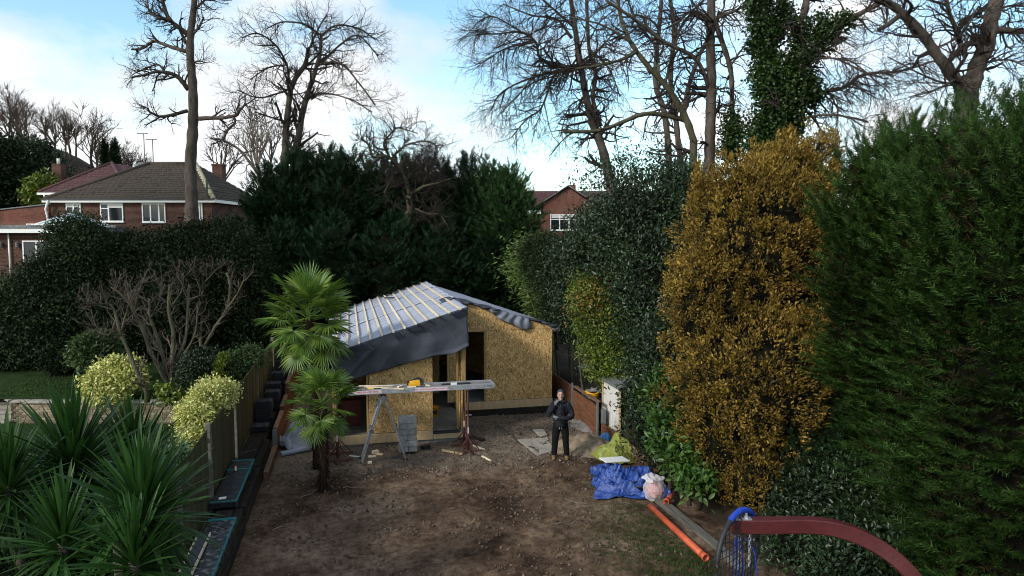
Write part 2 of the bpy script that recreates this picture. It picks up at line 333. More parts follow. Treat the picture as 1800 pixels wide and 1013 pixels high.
def leafy(name, parent, m, blobs, clumps, per, size, sig=.18, tpl=LEAF, wid=.5, amp=.14, fr=2.2, depth=.2, zmin=None, up=.25, out=.7, spread=.9, back=.3, seed=0., extra=None):
    P, Nn = shell(blobs, clumps, amp, fr, depth, back, zmin, seed)
    if extra is not None: P = np.vstack([P, extra]); Nn = np.vstack([Nn, unit(rng.normal(size=extra.shape) + [0, 0, .6])])
    p, d, nr = clumped(P, Nn, per, sig, out, up, spread); s = size * (.65 + .7 * rng.random(len(p)))
    V, F = stamp(*tpl, p, frames(d, nr), np.stack([s * wid, s, s], 1))
    org = world_org(parent); o = link(np_mesh(name, V - org, F), name, m, parent, org, 'stuff'); return o
def core(name, parent, m, blobs, k=.72, zmin=None, seed=0.):          # solid lump inside a bush, painted near-black for the shade among its twigs
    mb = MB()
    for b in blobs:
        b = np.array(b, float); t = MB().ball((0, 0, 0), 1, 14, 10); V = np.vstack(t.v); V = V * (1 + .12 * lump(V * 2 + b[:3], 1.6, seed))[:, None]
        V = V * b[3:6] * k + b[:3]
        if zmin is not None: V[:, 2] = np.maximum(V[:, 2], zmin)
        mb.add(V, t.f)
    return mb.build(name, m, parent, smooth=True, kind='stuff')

def many_tubes(P, Rr, sides=3):                                       # P (N,k,3), Rr (N,k)
    n, k, _ = P.shape; T = unit(np.gradient(P, axis=1)); ref = np.where(np.abs(T[:, :, 2:3]) < .85, np.array([0, 0, 1.]), np.array([1., 0, 0]))
    A = unit(np.cross(T, ref)); B = np.cross(A, T); a = np.arange(sides) * 2 * math.pi / sides
    V = P[:, :, None] + Rr[:, :, None, None] * (np.cos(a)[:, None] * A[:, :, None] + np.sin(a)[:, None] * B[:, :, None])
    i, j = np.meshgrid(np.arange(k - 1), np.arange(sides), indexing='ij'); i, j = i.ravel(), j.ravel(); j2 = (j + 1) % sides
    f = np.stack([i * sides + j, i * sides + j2, (i + 1) * sides + j2, (i + 1) * sides + j], 1)
    return V.reshape(-1, 3), (f[None] + (np.arange(n) * k * sides)[:, None, None]).reshape(-1, 4)
def kids(P, Rr, k, L, ang=1., up=.2, wig=.25, tmin=.2, rf=.55, curl=0., rmin=.006, K=5):
    n = len(P); ii = np.repeat(np.arange(n), k); m = len(ii); t = tmin + (1 - tmin) * rng.random(m); x = t * (P.shape[1] - 1); i0 = np.minimum(x.astype(int), P.shape[1] - 2); fr = (x - i0)[:, None]
    base = P[ii, i0] * (1 - fr) + P[ii, i0 + 1] * fr; tan = unit(P[ii, i0 + 1] - P[ii, i0]); r0 = np.maximum(Rr[ii, i0] * rf * (.7 + .5 * rng.random(m)), rmin)
    d = unit(tan * math.cos(ang) + unit(np.cross(tan, rvec(m))) * math.sin(ang) * (.7 + .5 * rng.random((m, 1))) + [0, 0, up * .5])
    ln = (L[0] + (L[1] - L[0]) * rng.random(m)) * (1.15 - .5 * t); st = ln / (K - 1); Q = [base]
    for j in range(K - 1):
        d = unit(d + rng.normal(size=(m, 3)) * wig + np.array([0, 0, 1.]) * (up + curl * (j / (K - 2) - .5)))
        Q.append(Q[-1] + d * st[:, None])
    Q = np.stack(Q, 1); return Q, np.maximum(r0[:, None] * np.linspace(1, .45, K), rmin * .6)
def chop(P, r, K=5):                                                  # a long limb cut into short runs that twigs can leave from
    out, ro = [], []
    n = len(P); idx = np.linspace(0, n - 1, max(2, int(np.ceil((n - 1) / 4)) + 1))
    for a, b in zip(idx[:-1], idx[1:]):
        x = np.linspace(a, b, K); i = np.minimum(x.astype(int), n - 2); f = (x - i)[:, None]; out.append(P[i] * (1 - f) + P[i + 1] * f); rr = r[i] * (1 - f[:, 0]) + r[i + 1] * f[:, 0]; ro.append(rr)
    return np.array(out), np.array(ro)
def limb(pts, d0, d1, w0, w1, wob=.14):
    """a limb followed in the photograph: pixels, distance at both ends, width in pixels at both ends"""
    pts = np.asarray(pts, float); n = len(pts); s = np.concatenate([[0], np.cumsum(np.linalg.norm(np.diff(pts, axis=0), axis=1))]); s /= s[-1]
    P = np.array([at(x, y, d0 + (d1 - d0) * t) for (x, y), t in zip(pts, s)]); P = smoothline(P, 5); k = len(P); t = np.linspace(0, 1, k)
    D = d0 + (d1 - d0) * t; r = (w0 + (w1 - w0) * t ** .8) / 2 * D / FPX; wb = np.sin(t[:, None] * np.array([17, 19, 23]) + rng.random(3) * 6) * r[:, None] * wob
    wb[0] = 0; return P + wb, r
def bare_tree(name, label, trunk_mat, twig_mat, limbs, base_z, levels, group=None, stubs=0):
    """limbs: (pixels, d0, d1, w0, w1, twiggy). levels: list of kids() settings"""
    first = limb(*limbs[0][:5]); b0 = first[0][0].copy(); b0[2] = base_z
    t = thing(name, label, 'tree', b0, group); mt = MB(); P0, R0 = [], []
    for i, L in enumerate(limbs):
        P, r = limb(*L[:5])
        if i == 0 or (len(L) > 6 and L[6] == 'root'):
            low = P[0].copy(); low[2] = base_z; P = np.vstack([low, P]); r = np.concatenate([[r[0] * 1.25], r])
        mt.tube(P, r * (1 + .10 * np.sin(np.arange(len(r)) * 2.7)), 9 if L[3] > 8 else 6)
        if L[5]:
            a, b = chop(P, r); P0.append(np.repeat(a, L[5], 0)); R0.append(np.repeat(b, L[5], 0))
    mt.build('trunk', trunk_mat, t, smooth=True)
    if P0:
        P, Rr = np.vstack(P0), np.vstack(R0); Vs, Fs, n = [], [], 0
        for li, lv in enumerate(levels):
            P, Rr = kids(P, Rr, K=(5, 4, 4)[li], **lv); V, F = many_tubes(P, Rr, 4 if li == 0 else 3); Vs.append(V); Fs.append(F + n); n += len(V)
        link(np_mesh('crown', np.vstack(Vs) - b0, np.vstack(Fs)), 'crown', twig_mat, t, b0, 'stuff')
    return t
def conifer(name, label, loc, H, Rad, m, n_pl, per, plume, spray, tpl=SPRAY, p=2.2, up=.35, group=None, back=.25, tip=.55, lean=(0, 0), lump_a=.2, seed=0., zlow=0.03):
    """trunk, a solid core painted dark as inner shade and feathery plumes set on a lumpy cone"""
    loc = np.asarray(loc, float); t = thing(name, label, 'tree', loc, group)
    MB().tube([loc, loc + [lean[0] * .5, lean[1] * .5, H * .5], loc + [lean[0], lean[1], H * .93]], [Rad * .11, Rad * .08, .02], 8).build('trunk', BARKB, t, smooth=True)
    prof = lambda h: Rad * np.clip(1 - h ** p, 0, 1) ** .75 * (.82 + .18 * np.minimum(1, h * 5))
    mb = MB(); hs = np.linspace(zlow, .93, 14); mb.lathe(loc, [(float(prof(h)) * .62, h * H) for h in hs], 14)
    V = np.vstack(mb.v); V[:, :2] += np.outer((V[:, 2] - loc[2]) / H, lean); mb.v = [V]; mb.build('shade_core', INNER_SHADE, t, smooth=True)
    m0 = int(n_pl * 1.8); h = zlow + (1 - zlow) * rng.random(m0) ** 1.05; a = rng.random(m0) * 2 * math.pi; rad = prof(h)
    o = np.stack([np.cos(a), np.sin(a), np.zeros(m0)], 1); q = loc + o * rad[:, None] + np.stack([lean[0] * h, lean[1] * h, h * H], 1)
    q += o * (lump_a * lump(q, 1.5, seed) * (rad[:, None] * .5 + .2).T).T
    q += o * (rad * (rng.random(m0) - .62) * .32)[:, None]
    keep = ((o * (CAM - q)).sum(1) > 0) | (rng.random(m0) < back); q, o, h = q[keep][:n_pl], o[keep][:n_pl], h[keep][:n_pl]
    ax = unit(o * (1.1 - tip * h)[:, None] + np.array([0, 0, 1.]) * (up + 1.3 * h ** 4)[:, None] + rvec(len(q)) * .28); ln = plume * (.6 + .8 * rng.random(len(q))) * (1 + .7 * h ** 5)
    k = np.repeat(np.arange(len(q)), per); n = len(k); s = rng.random(n); side = unit(np.cross(ax[k], [0, 0, 1.])) * np.where(rng.random(n) < .5, -1, 1)[:, None]
    pos = q[k] + ax[k] * ((s - .6) * ln[k])[:, None] - np.array([0, 0, 1.]) * (s ** 2 * ln[k] * .12)[:, None]
    d = unit(ax[k] * (.5 + .5 * s)[:, None] + side * (.75 * (1 - s * .75))[:, None] + rvec(n) * .25); nr = unit(np.array([0, 0, 1.]) + o[k] * .5 + rvec(n) * .35)
    sz = spray * (.6 + .7 * rng.random(n)) * (1.15 - .5 * s); V, F = stamp(*tpl, pos, frames(d, nr), sz)
    link(np_mesh('crown', V - loc, F), 'crown', m, t, loc, 'stuff')
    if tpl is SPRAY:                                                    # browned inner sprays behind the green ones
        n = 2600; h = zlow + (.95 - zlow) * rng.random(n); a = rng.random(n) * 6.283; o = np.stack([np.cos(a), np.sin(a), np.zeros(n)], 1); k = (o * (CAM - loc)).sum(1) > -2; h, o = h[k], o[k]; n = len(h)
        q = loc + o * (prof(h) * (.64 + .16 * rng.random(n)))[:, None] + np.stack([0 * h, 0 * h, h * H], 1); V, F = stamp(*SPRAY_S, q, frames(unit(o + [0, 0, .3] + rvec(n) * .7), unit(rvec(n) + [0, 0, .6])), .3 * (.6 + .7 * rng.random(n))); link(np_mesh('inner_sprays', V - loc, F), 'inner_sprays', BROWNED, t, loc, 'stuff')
    return t
INNER_SHADE = mat('inner_twig_shade', (.004, .0048, .003), (.011, .0105, .007), 6, 1, 30, .8, .05)  # twig brown taken down to near-black, so gaps in the foliage read as shadow
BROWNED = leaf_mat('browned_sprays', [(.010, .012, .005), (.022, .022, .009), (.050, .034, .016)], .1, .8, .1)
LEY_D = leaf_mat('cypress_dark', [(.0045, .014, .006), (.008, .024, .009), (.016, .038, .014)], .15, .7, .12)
LEY_M = leaf_mat('cypress_mid', [(.016, .040, .013), (.026, .062, .018), (.042, .084, .026)], .2, .7, .12)
LEY_G = leaf_mat('cypress_green', [(.006, .021, .004), (.019, .050, .008), (.056, .100, .019)], .2, .65, .15, .9, .45)
GOLD = leaf_mat('golden_yew', [(.060, .045, .012), (.20, .128, .022), (.40, .265, .058)], .2, .6, .2, .8, .3)
HOLLY = leaf_mat('holly_leaf', [(.009, .021, .007), (.019, .038, .014), (.040, .064, .026)], .12, .38, .4)
LAUREL = leaf_mat('laurel_leaf', [(.010, .020, .008), (.011, .020, .007), (.020, .031, .011)], .15, .65, .12)
RHODO = leaf_mat('rhododendron_leaf', [(.016, .030, .012), (.020, .037, .012), (.036, .056, .022)], .15, .6, .15)
VARIEG = leaf_mat('variegated_leaf', [(.20, .26, .05), (.44, .46, .10), (.62, .60, .20), (.72, .69, .34)], .22, .45, .4, 2., .18)
PHOTIN = leaf_mat('yellow_green_leaf', [(.06, .11, .014), (.13, .185, .02), (.22, .25, .035)], .28, .4, .45)
REDTIP = leaf_mat('bronze_leaf', [(.20, .11, .02), (.27, .10, .03), (.19, .17, .03)], .25, .45, .4)
CHERRYL = leaf_mat('cherry_laurel_leaf', [(.020, .055, .009), (.042, .095, .016), (.085, .15, .03)], .25, .38, .35)
BAMBOO = leaf_mat('bamboo_leaf', [(.05, .095, .018), (.10, .165, .03), (.17, .23, .06)], .3, .45, .4)
PRIVET = leaf_mat('loose_shrub_leaf', [(.03, .06, .016), (.06, .105, .026), (.10, .15, .05)], .25, .45, .4)
IVY = leaf_mat('ivy_leaf', [(.010, .028, .006), (.022, .05, .010), (.045, .08, .016)], .15, .4, .4)
BLUEG = leaf_mat('sage_green_leaf', [(.04, .085, .04), (.07, .13, .065), (.11, .18, .09)], .2, .5, .3)
PALMG = leaf_mat('palm_frond', [(.06, .125, .018), (.115, .205, .028), (.215, .30, .05)], .35, .38, .5)
CORDG = leaf_mat('cordyline_leaf', [(.010, .040, .008), (.020, .062, .012), (.055, .11, .022)], .25, .42, .3)

# ---------------------------------------------------------------- ground
LAWN_Z, LOW_Z = 1.1, .45
def sstep(x, a, b): t = np.clip((x - a) / (b - a), 0, 1); return t * t * (3 - 2 * t)
WALL_D = float((gz(180, 709, LAWN_Z) - CAM) @ _f)                     # the neighbour's retaining wall stands square to the view
def terrain(X, Y):
    d = X * _r[1] * -1 + Y * _r[0]; sx = X * _r[0] + Y * _r[1]          # along and across the view
    rise = 2.9 * sstep(d, 27, 43)
    hill = 20 * sstep(d, 60, 125) * sstep(-sx / np.maximum(d, 1), .36, .72) + 6 * sstep(d, 140, 300)
    left = np.where(d > 34, rise, LOW_Z); right = np.maximum(.55 * sstep(X, 6.9, 7.6) - .1 * (Y < 13), rise)
    mid = np.where(Y > 29.5, np.maximum(rise, -.35), -.35)
    z = np.where(X < -2.72, left, np.where(X > 6.95, right, mid)); return z + hill
def ground_sheet():
    ax = np.concatenate([-np.geomspace(600, 40, 22), np.arange(-38, -12, 2.), np.arange(-12, 12.1, .5), np.arange(14, 40, 2.), np.geomspace(42, 600, 22)])
    ax = np.sort(np.concatenate([ax, [-2.71, -2.73, 6.94, 6.96]])); ay = np.concatenate([np.arange(-20, 2, 2.), np.arange(2, 46, .5), np.geomspace(47, 900, 40)])
    X, Y = np.meshgrid(ax, ay, indexing='ij'); Z = terrain(X, Y) + .04 * lump(np.stack([X.ravel(), Y.ravel(), 0 * X.ravel()], 1), .9).reshape(X.shape)
    a, b = X.shape; i, j = np.meshgrid(np.arange(a - 1), np.arange(b - 1), indexing='ij'); q = (i * b + j).ravel()
    return struct(link(np_mesh('ground', np.stack([X, Y, Z], 2), np.stack([q, q + b, q + b + 1, q + 1], 1), True), 'ground', DIRT, None, (0, 0, 0)))
ground_sheet()
def soil_h(x, y):
    v = Vector((x, y, 0)); h = .055 * mnoise.fractal(v * .7, .8, 2.2, 4) + .036 * mnoise.fractal(v * 3.1 + Vector((5, 2, 1)), .7, 2.1, 4)
    for xo in (0., .62):
        xc = 3.1 + xo + .16 * (y - 9) + .35 * math.sin(y * .5); h -= .035 * math.exp(-((x - xc) / .11) ** 2) * (1 if y < 16.5 else 0) * (.6 + .4 * math.sin(y * 9))
    if y < 17: h += .034 * mnoise.fractal(v * 8., .8, 2, 3)
    return h
def garden_soil():
    ax = np.arange(-2.72, 6.96, .075); ay = np.concatenate([np.arange(4, 8, .4), np.arange(8, 18.6, .06), np.arange(18.6, 32.1, .3)])
    Z = np.array([[soil_h(x, y) for y in ay] for x in ax]); X, Y = np.meshgrid(ax, ay, indexing='ij')
    Z = Z - .03 * sstep(Y, 18.2, 18.6); a, b = X.shape; i, j = np.meshgrid(np.arange(a - 1), np.arange(b - 1), indexing='ij'); q = (i * b + j).ravel()
    return struct(link(np_mesh('garden_soil', np.stack([X, Y, Z], 2), np.stack([q, q + b, q + b + 1, q + 1], 1), True), 'garden_soil', SOIL, None, (0, 0, 0)))
garden_soil()
def lawn_h(d): return np.maximum(LAWN_Z, 2.9 * sstep(d, 27, 43))
def sheet_view(name, m, s0, s1, d0, d1, n, off):                      # a lawn laid on the terrain, edges square to the view
    S, D = np.meshgrid(np.linspace(s0, s1, n), np.linspace(d0, d1, n), indexing='ij'); X = S * _r[0] + D * math.sin(YAW); Y = S * _r[1] + D * math.cos(YAW)
    X = np.minimum(X, -2.78); Z = (lawn_h(D) if 'lower' not in name else LOW_Z + 0 * D) + off; b = n; i, j = np.meshgrid(np.arange(n - 1), np.arange(n - 1), indexing='ij'); q = (i * b + j).ravel()
    return struct(link(np_mesh(name, np.stack([X, Y, Z], 2), np.stack([q, q + b, q + b + 1, q + 1], 1), True), name, m, None, (0, 0, 0)))
sheet_view('lawn', TURF, -24, -5.5, WALL_D + .2, 38, 50, .0)
sheet_view('lower_lawn', TURF, -16, -4.2, 7, WALL_D - .12, 30, .05)
def grass(name, label, XY, z, h, w):
    n = len(XY); P = np.column_stack([XY, z]); d = unit(np.column_stack([rng.normal(size=(n, 2)) * .45, np.ones(n)]))
    V, F = stamp(np.array([[-.5, 0, 0], [.5, 0, 0], [0, 1, .15]]), np.array([[0, 1, 2]]), P, frames(d, rvec(n)), np.stack([np.full(n, w), h * (.5 + rng.random(n)), np.full(n, h)], 1))
    return tag(link(np_mesh(name, V, F), name, GRASS, None, (0, 0, 0)), label, 'grass', kind='stuff')
n = 26000; s_, d_ = rng.uniform(-15, -6, n), rng.uniform(WALL_D + .45, 24, n); XY = np.column_stack([s_ * _r[0] + d_ * math.sin(YAW), s_ * _r[1] + d_ * math.cos(YAW)]); XY = XY[XY[:, 0] < -2.9]
grass('lawn_grass', 'short mown lawn behind the curved brick wall', XY, np.full(len(XY), LAWN_Z), .055, .016)
n = 14000; s_, d_ = rng.uniform(-12, -5, n), rng.uniform(12, WALL_D - .2, n); XY = np.column_stack([s_ * _r[0] + d_ * math.sin(YAW), s_ * _r[1] + d_ * math.cos(YAW)]); XY = XY[XY[:, 0] < -2.9]
grass('lower_lawn_grass', 'short grass in front of the curved brick wall', XY, terrain(XY[:, 0], XY[:, 1]) + .05, .055, .014)
n = 16000; x = 5.9 - np.abs(rng.normal(0, .85, n)); y = rng.uniform(8.2, 15.0, n); k = (rng.random(n) < np.exp(-np.maximum(0, y - 11.6) * .9)) & (lump(np.column_stack([x, y, 0 * x]), 2.1) > -.35); x, y = x[k], y[k]
grass('garden_grass', 'thin worn grass along the right edge of the soil', np.column_stack([x, y]), np.array([soil_h(a, b) for a, b in zip(x, y)]), .06, .011)
# loose stones, clods and bits in the soil
def pebbles(name, label, XY, smin, smax, m):
    n = len(XY); tv = np.array([[1, 0, 0], [-1, 0, 0], [0, 1, 0], [0, -1, 0], [0, 0, .7], [0, 0, -.7]], float); tf = np.array([[0, 2, 4], [2, 1, 4], [1, 3, 4], [3, 0, 4], [2, 0, 5], [1, 2, 5], [3, 1, 5], [0, 3, 5]])
    z = np.array([soil_h(a, b) for a, b in XY]); s = smin + (smax - smin) * rng.random(n) ** 3
    V, F = stamp(tv, tf, np.column_stack([XY, z + s * .2]), frames(rvec(n), rvec(n)), np.stack([s, s * (.6 + .5 * rng.random(n)), s * .8], 1))
    return tag(link(np_mesh(name, V, F), name, m, None, (0, 0, 0)), label, 'stones', kind='stuff')
def island_mat(name, cols, rough=.9):
    m, nt, b = base_mat(name, rough, .2); r = ramp(nt, [(i / (len(cols) - 1), c) for i, c in enumerate(cols)]); nt.links.new(island(nt), r.inputs[0]); nt.links.new(r.outputs[0], b.inputs['Base Color']); return m
STONE = island_mat('stone', [(.05, .038, .028), (.10, .08, .062), (.16, .135, .11), (.34, .31, .27)]); CLOD = island_mat('clod', [(.055, .036, .025), (.10, .069, .049), (.18, .134, .10)])
n = 3600; pebbles('gravel', 'pale stones and rubble scattered in front of the new building', np.column_stack([rng.uniform(-1.6, 6.7, n), 18.6 - rng.random(n) ** .8 * 2.9]), .008, .04, STONE)
n = 1900; pebbles('gravel', 'stones strewn before the recessed right half of the building', np.column_stack([rng.uniform(3.2, 6.7, n), rng.uniform(16.4, 20.6, n)]), .008, .045, STONE)
n = 900; pebbles('stones', 'small pale stones lying on the dark soil', np.column_stack([rng.uniform(-1.9, 5.8, n), rng.uniform(9.5, 16.4, n)]), .006, .026, STONE)
n = 7000; XY = np.column_stack([rng.uniform(-2., 5.7, n), rng.uniform(9.5, 16.6, n)]); XY = XY[lump(np.column_stack([XY, 0 * XY[:, 0]]), 1.6, 2) > -.1]; pebbles('soil_clods', 'crumbs of dark turned soil', XY, .010, .05, CLOD)

# ---------------------------------------------------------------- the new garden building
def gX(px, py, X): v = ray(px, py); return CAM + v * X / v[0]
def roof_left(X): return 2.47 + (X + .72) * (3.68 - 2.47) / 3.82
def roof_right(X): return 3.68 - (X - 3.1) * (3.68 - 2.74) / 3.25
FY, RY, BY = 18.45, 20.8, 28.5                                        # front of the projecting half, of the recessed half, back
def text_mesh(txt, size):
    cu = bpy.data.curves.new('print', 'FONT'); cu.body = txt; cu.size = size; cu.align_x = 'CENTER'; cu.align_y = 'CENTER'; cu.resolution_u = 2
    o = bpy.data.objects.new('print', cu); col.objects.link(o); dg = bpy.context.evaluated_depsgraph_get(); me = bpy.data.meshes.new_from_object(o.evaluated_get(dg)); bpy.data.objects.remove(o); return me
def lettering(name, txt, size, m, parent, pos, ex, ey):               # flat print; ex, ey are the reading and the up direction
    me = text_mesh(txt, size); ex, ey = unit(ex), unit(ey); n = np.cross(ex, ey); M = Matrix([[*r] for r in np.stack([ex, ey, n], 1)]).to_4x4(); me.transform(M); me.materials.clear()
    return link(me, name, m, parent, pos)
def shed():
    t = thing('garden_building', 'unfinished chipboard garden building with battened grey membrane roof', 'building', (2.9, 18.4, 0))
    b = lambda c, d, n, m, **k: MB().box(c, d).build(n, m, t, **k)
    def panel(name, pts, m=OSB): return MB().poly(pts, (0, .018, 0)).build(name, m, t)
    b((1.35, 23.4, .14), (3.6, 10, .2), 'floor', FLOORC); MB().poly([(3.15, RY + .05, .23), (6.24, RY + .05, .23), (6.24, 22.25, .23), (3.15, 28.4, .23)], (0, 0, .2)).build('floor', FLOORC, t)
    b((.85, FY - .06, .19), (2.62, .07, .24), 'base_beam', TIMBER, bevel=.004); b((2.62, FY - .05, .14), (.9, .06, .14), 'base_beam', TIMBER, bevel=.004); b((4.72, RY - .05, .32), (3.1, .07, .24), 'base_beam', TIMBER, bevel=.004)
    b((1.2, FY + .02, .02), (3.3, .12, .14), 'footing', FLOORC); b((4.7, RY, .08), (3.1, .15, .24), 'footing', BLACKWOOD)
    b((2.53, FY - .03, .243), (.72, .16, .05), 'damp_proof_strip', BLACKP, bevel=.01)
    panel('wall_panel', [(.47, FY, .315), (2.17, FY, .315), (2.17, FY, roof_left(2.17) - .05), (.47, FY, roof_left(.47) - .05)])
    panel('wall_panel', [(4.12, RY, .445), (6.27, RY, .445), (6.27, RY, 2.665), (4.12, RY, 2.665)])
    panel('wall_panel', [(3.12, RY, 2.674), (5.16, RY, 2.674), (5.16, RY, roof_right(5.16) - .03), (3.12, RY, 3.64)])
    panel('wall_panel', [(5.166, RY, 2.674), (6.27, RY, 2.674), (6.27, RY, roof_right(6.27) - .03), (5.166, RY, roof_right(5.166) - .03)])
    b((6.26, 21.56, 1.55), (.02, 1.48, 2.4), 'wall_panel', OSB); MB().poly([(6.26, 22.3, .3), (3.1, 28.5, .3), (3.1, 28.5, 3.55), (6.26, 22.3, 2.65)], (-.02, 0, 0)).build('wall_panel', OSB, t); b((-.46, 23.5, 1.35), (.02, 10, 2.2), 'wall_panel', OSB); b((1.3, BY, 1.3), (3.5, .02, 2.2), 'wall_panel', OSB)
    b((2.975, 18.86, 1.6), (.02, .72, 2.7), 'wall_panel', OSB); b((3.09, 18.86, 1.6), (.02, .72, 2.7), 'wall_panel', OSB)
    b((3.14, 21.05, 1.65), (.26, .02, 2.5), 'wall_panel', OSB); b((2.97, 21.07, 1.65), (.06, .09, 2.5), 'stud', TIMBER)
    b((3.03, 18.48, 1.62), (.10, .05, 2.7), 'stud', STUD, bevel=.003); b((2.87, 18.56, 1.62), (.05, .09, 2.7), 'stud', STUD, bevel=.003)
    b((2.85, 18.46, 2.78), (.5, .05, .10), 'stud', TIMBER, bevel=.003)
    for x in (-.40, .43): b((x, FY + .06, 1.2), (.05, .10, 1.9), 'stud', STUD, bevel=.003)
    b((3.62, RY + .06, 2.66), (1.0, .10, .05), 'door_head', TIMBER, bevel=.003); b((4.09, RY + .06, 1.55), (.05, .10, 2.2), 'stud', STUD, bevel=.003)
    for x in (.6, 1.2, 1.8): b((x, 23.0, 1.4), (.05, .1, 2.3), 'stud', STUD)
    b((1.3, 23.08, 1.4), (3.3, .02, 2.3), 'wall_panel', OSB)
    b((6.42, RY + .15, 2.62), (.30, .05, .14), 'rafter_end', TIMBER, bevel=.003)
    # roof: boards below, membrane sheets lapped on top, battens along the slope
    MB().poly([(-.68, 18.36, roof_left(-.68) - .05), (3.1, 18.36, 3.63), (3.1, BY + .1, 3.63), (-.68, BY + .1, roof_left(-.68) - .05)], (0, 0, -.04)).build('roof_deck', OSB, t)
    MB().poly([(3.1, RY + .02, 3.63), (6.33, RY + .02, roof_right(6.33) - .05), (6.33, 22.35, roof_right(6.33) - .05), (3.1, BY + .1, 3.63)], (0, 0, -.04)).build('roof_deck', OSB, t)
    def sheet(name, x0, x1, y0, y1, fz, lift, m=MEMB, nx=50, ny=40, wav=.018):
        X, Y = np.meshgrid(np.linspace(x0, x1, nx), np.linspace(y0, y1, ny), indexing='ij'); L = lump(np.stack([X.ravel(), Y.ravel(), 0 * X.ravel()], 1), 2.3, x0 + y0).reshape(X.shape)
        return MB().grid(np.stack([X, Y, fz(X) + lift + wav * L - .012 * np.abs(np.sin((X + .72) * math.pi / .295))], 2)).build(name, m, t, smooth=True, solid=.003)
    for k, (y0, y1) in enumerate(((18.28, 22.55), (22.4, 25.9), (25.75, 28.75))):
        s = sheet('roof_membrane', -.74, 3.12, y0, y1, roof_left, .012 * k)
        if k: sheet('lap_tape', -.70, 3.0, y0 - .012, y0 + .05, roof_left, .012 * k + .02, WHITEG, 50, 3, .006)
    xr, vr = np.meshgrid(np.linspace(3.09, 6.42, 40), np.linspace(0, 1, 40), indexing='ij'); yr = RY - .03 + vr * (28.7 - (xr - 3.09) / 3.33 * 6.3 - RY); MB().grid(np.stack([xr, yr, roof_right(xr) + .015 * lump(np.stack([xr.ravel(), yr.ravel(), 0 * xr.ravel()], 1), 2.5).reshape(xr.shape)], 2)).build('roof_membrane', MEMB, t, smooth=True, solid=.003)
    MB().tube(np.column_stack([np.full(24, 3.1), np.linspace(RY, 28.7, 24), 3.70 + .02 * np.sin(np.arange(24) * 1.9)]), .035, 6).build('ridge_roll', MEMB, t, smooth=True)
    xs = [-.66 + .296 * i for i in range(13)]
    bm = None
    for i, x in enumerate(xs):
        if i == 0: MB().tube(smoothline([(x - .02, 17.9, roof_left(x) + .00), (x - .03, 19.6, roof_left(x) + .04), (x, 22.5, roof_left(x) + .035), (x, 28.3, roof_left(x) + .035)], 5), .034, 4).build('batten', PALE, t); continue
        y0 = 18.10 + .06 * math.sin(i * 5.1)
        MB().poly([(x - .027, y0, roof_left(x) + .022), (x + .027, y0, roof_left(x) + .030), (x + .027, y0, roof_left(x) + .066), (x - .027, y0, roof_left(x) + .058)], (.02 * math.sin(i * 3.3), 28.75 - y0, .006)).build('batten', PALE, t)
    MB().box((-.18, 18.5, roof_left(-.18) + .07), (.07, .5, .03), roty(-.1)).build('batten', YELLOW, t)['label'] = 'short yellow painted batten by the palm'
    b((1.55, 26.3, roof_left(1.55) + .075), (.5, .18, .04), 'spare_lap', MEMD)
    # print on the membrane: rows of small blue lettering running up the roof, big dark letters over the front edge
    sl = unit(np.array([1, 0, (3.68 - 2.47) / 3.82]))
    for x, y0, y1 in ((2.62, 18.9, 28), (1.15, 19.0, 28), (.25, 19.0, 22), (1.9, 24.0, 28)):
        for y in np.arange(y0, y1, .62):
            lettering('printed_mark', 'AIR VENT', .105, LIGHTPRINT, t, (x, y, roof_left(x) + .034), sl * .94 + np.array([0, .33, 0]), np.array([-.33, .94, 0]))
    # dark membrane hanging over the front of the projecting half
    nx, nz = 70, 26; Xs = np.linspace(-.46, 3.12, nx); low = np.interp(Xs, [-.46, 2.19, 2.45, 2.75, 3.12], [1.70, 2.38, 2.40, 2.42, 2.62]); top = roof_left(Xs) + .015
    G = np.zeros((nx, nz, 3))
    for j in range(nz):
        v = j / (nz - 1); z = top + (low - top) * v; f = .05 * np.sin(Xs * 2.4 - v * 3.0) + .035 * np.sin(Xs * 6.1 + v * 2.2) * v + .05 * np.exp(-((Xs + .2 - 1.1 * (1 - v)) / .10) ** 2) + .04 * np.exp(-((Xs - .75 - .7 * (1 - v)) / .08) ** 2) * v
        G[:, j] = np.stack([Xs + .04 * v * np.sin(z * 5), 18.28 - .015 + .02 * v - f * min(1, v * 3) + .07 * (v > .93) * np.clip((Xs - 1.9), 0, 1) * -1, z], 1)
    dr = MB().grid(G).build('front_drape', MEMD, t, smooth=True, solid=.003)
    for x, s_ in ((.55, 'EL.'), (-.28, 'EL.'), (2.05, 'EL.'), (1.32, 'EL.')):
        lettering('printed_letters', s_, .26, PRINT, dr, (x, 18.19, roof_left(x) - .13), (.75, 0, .62), (-.62, 0, .75))
    for x in (.55 - .35, 1.70, 2.92): MB().box((x, 18.215, roof_left(x) - .10), (.36, .004, .14), roty(-.3)).build('printed_block', PRINT, dr)
    # loose membrane along the gable of the recessed half
    def flap(x0, x1, hang, yo, seed, m=MEMD, up=.05):
        n_ = 40; X = np.linspace(x0, x1, n_); Z0 = np.where(X < 3.1, roof_left(X), roof_right(X)) + up; rows = []
        h = np.interp((X - x0) / (x1 - x0), np.linspace(0, 1, len(hang)), hang)
        for v in np.linspace(-.6, 1, 14):
            if v < 0: rows.append(np.stack([X, RY - .04 - v * .9 + 0 * X, Z0 + .03 * np.sin(X * 9 + seed) * (-v)], 1)); continue
            rows.append(np.stack([X + .05 * np.sin(v * 4 + X * 3), RY - .05 - .07 * np.sin(v * 2.4) - .05 * np.sin(X * 13 + seed) * v - .03 * np.sin(X * 23 + v * 3), Z0 - h * v], 1))
        return MB().grid(np.array(rows)).build('membrane_flap', m, t, smooth=True, solid=.003)
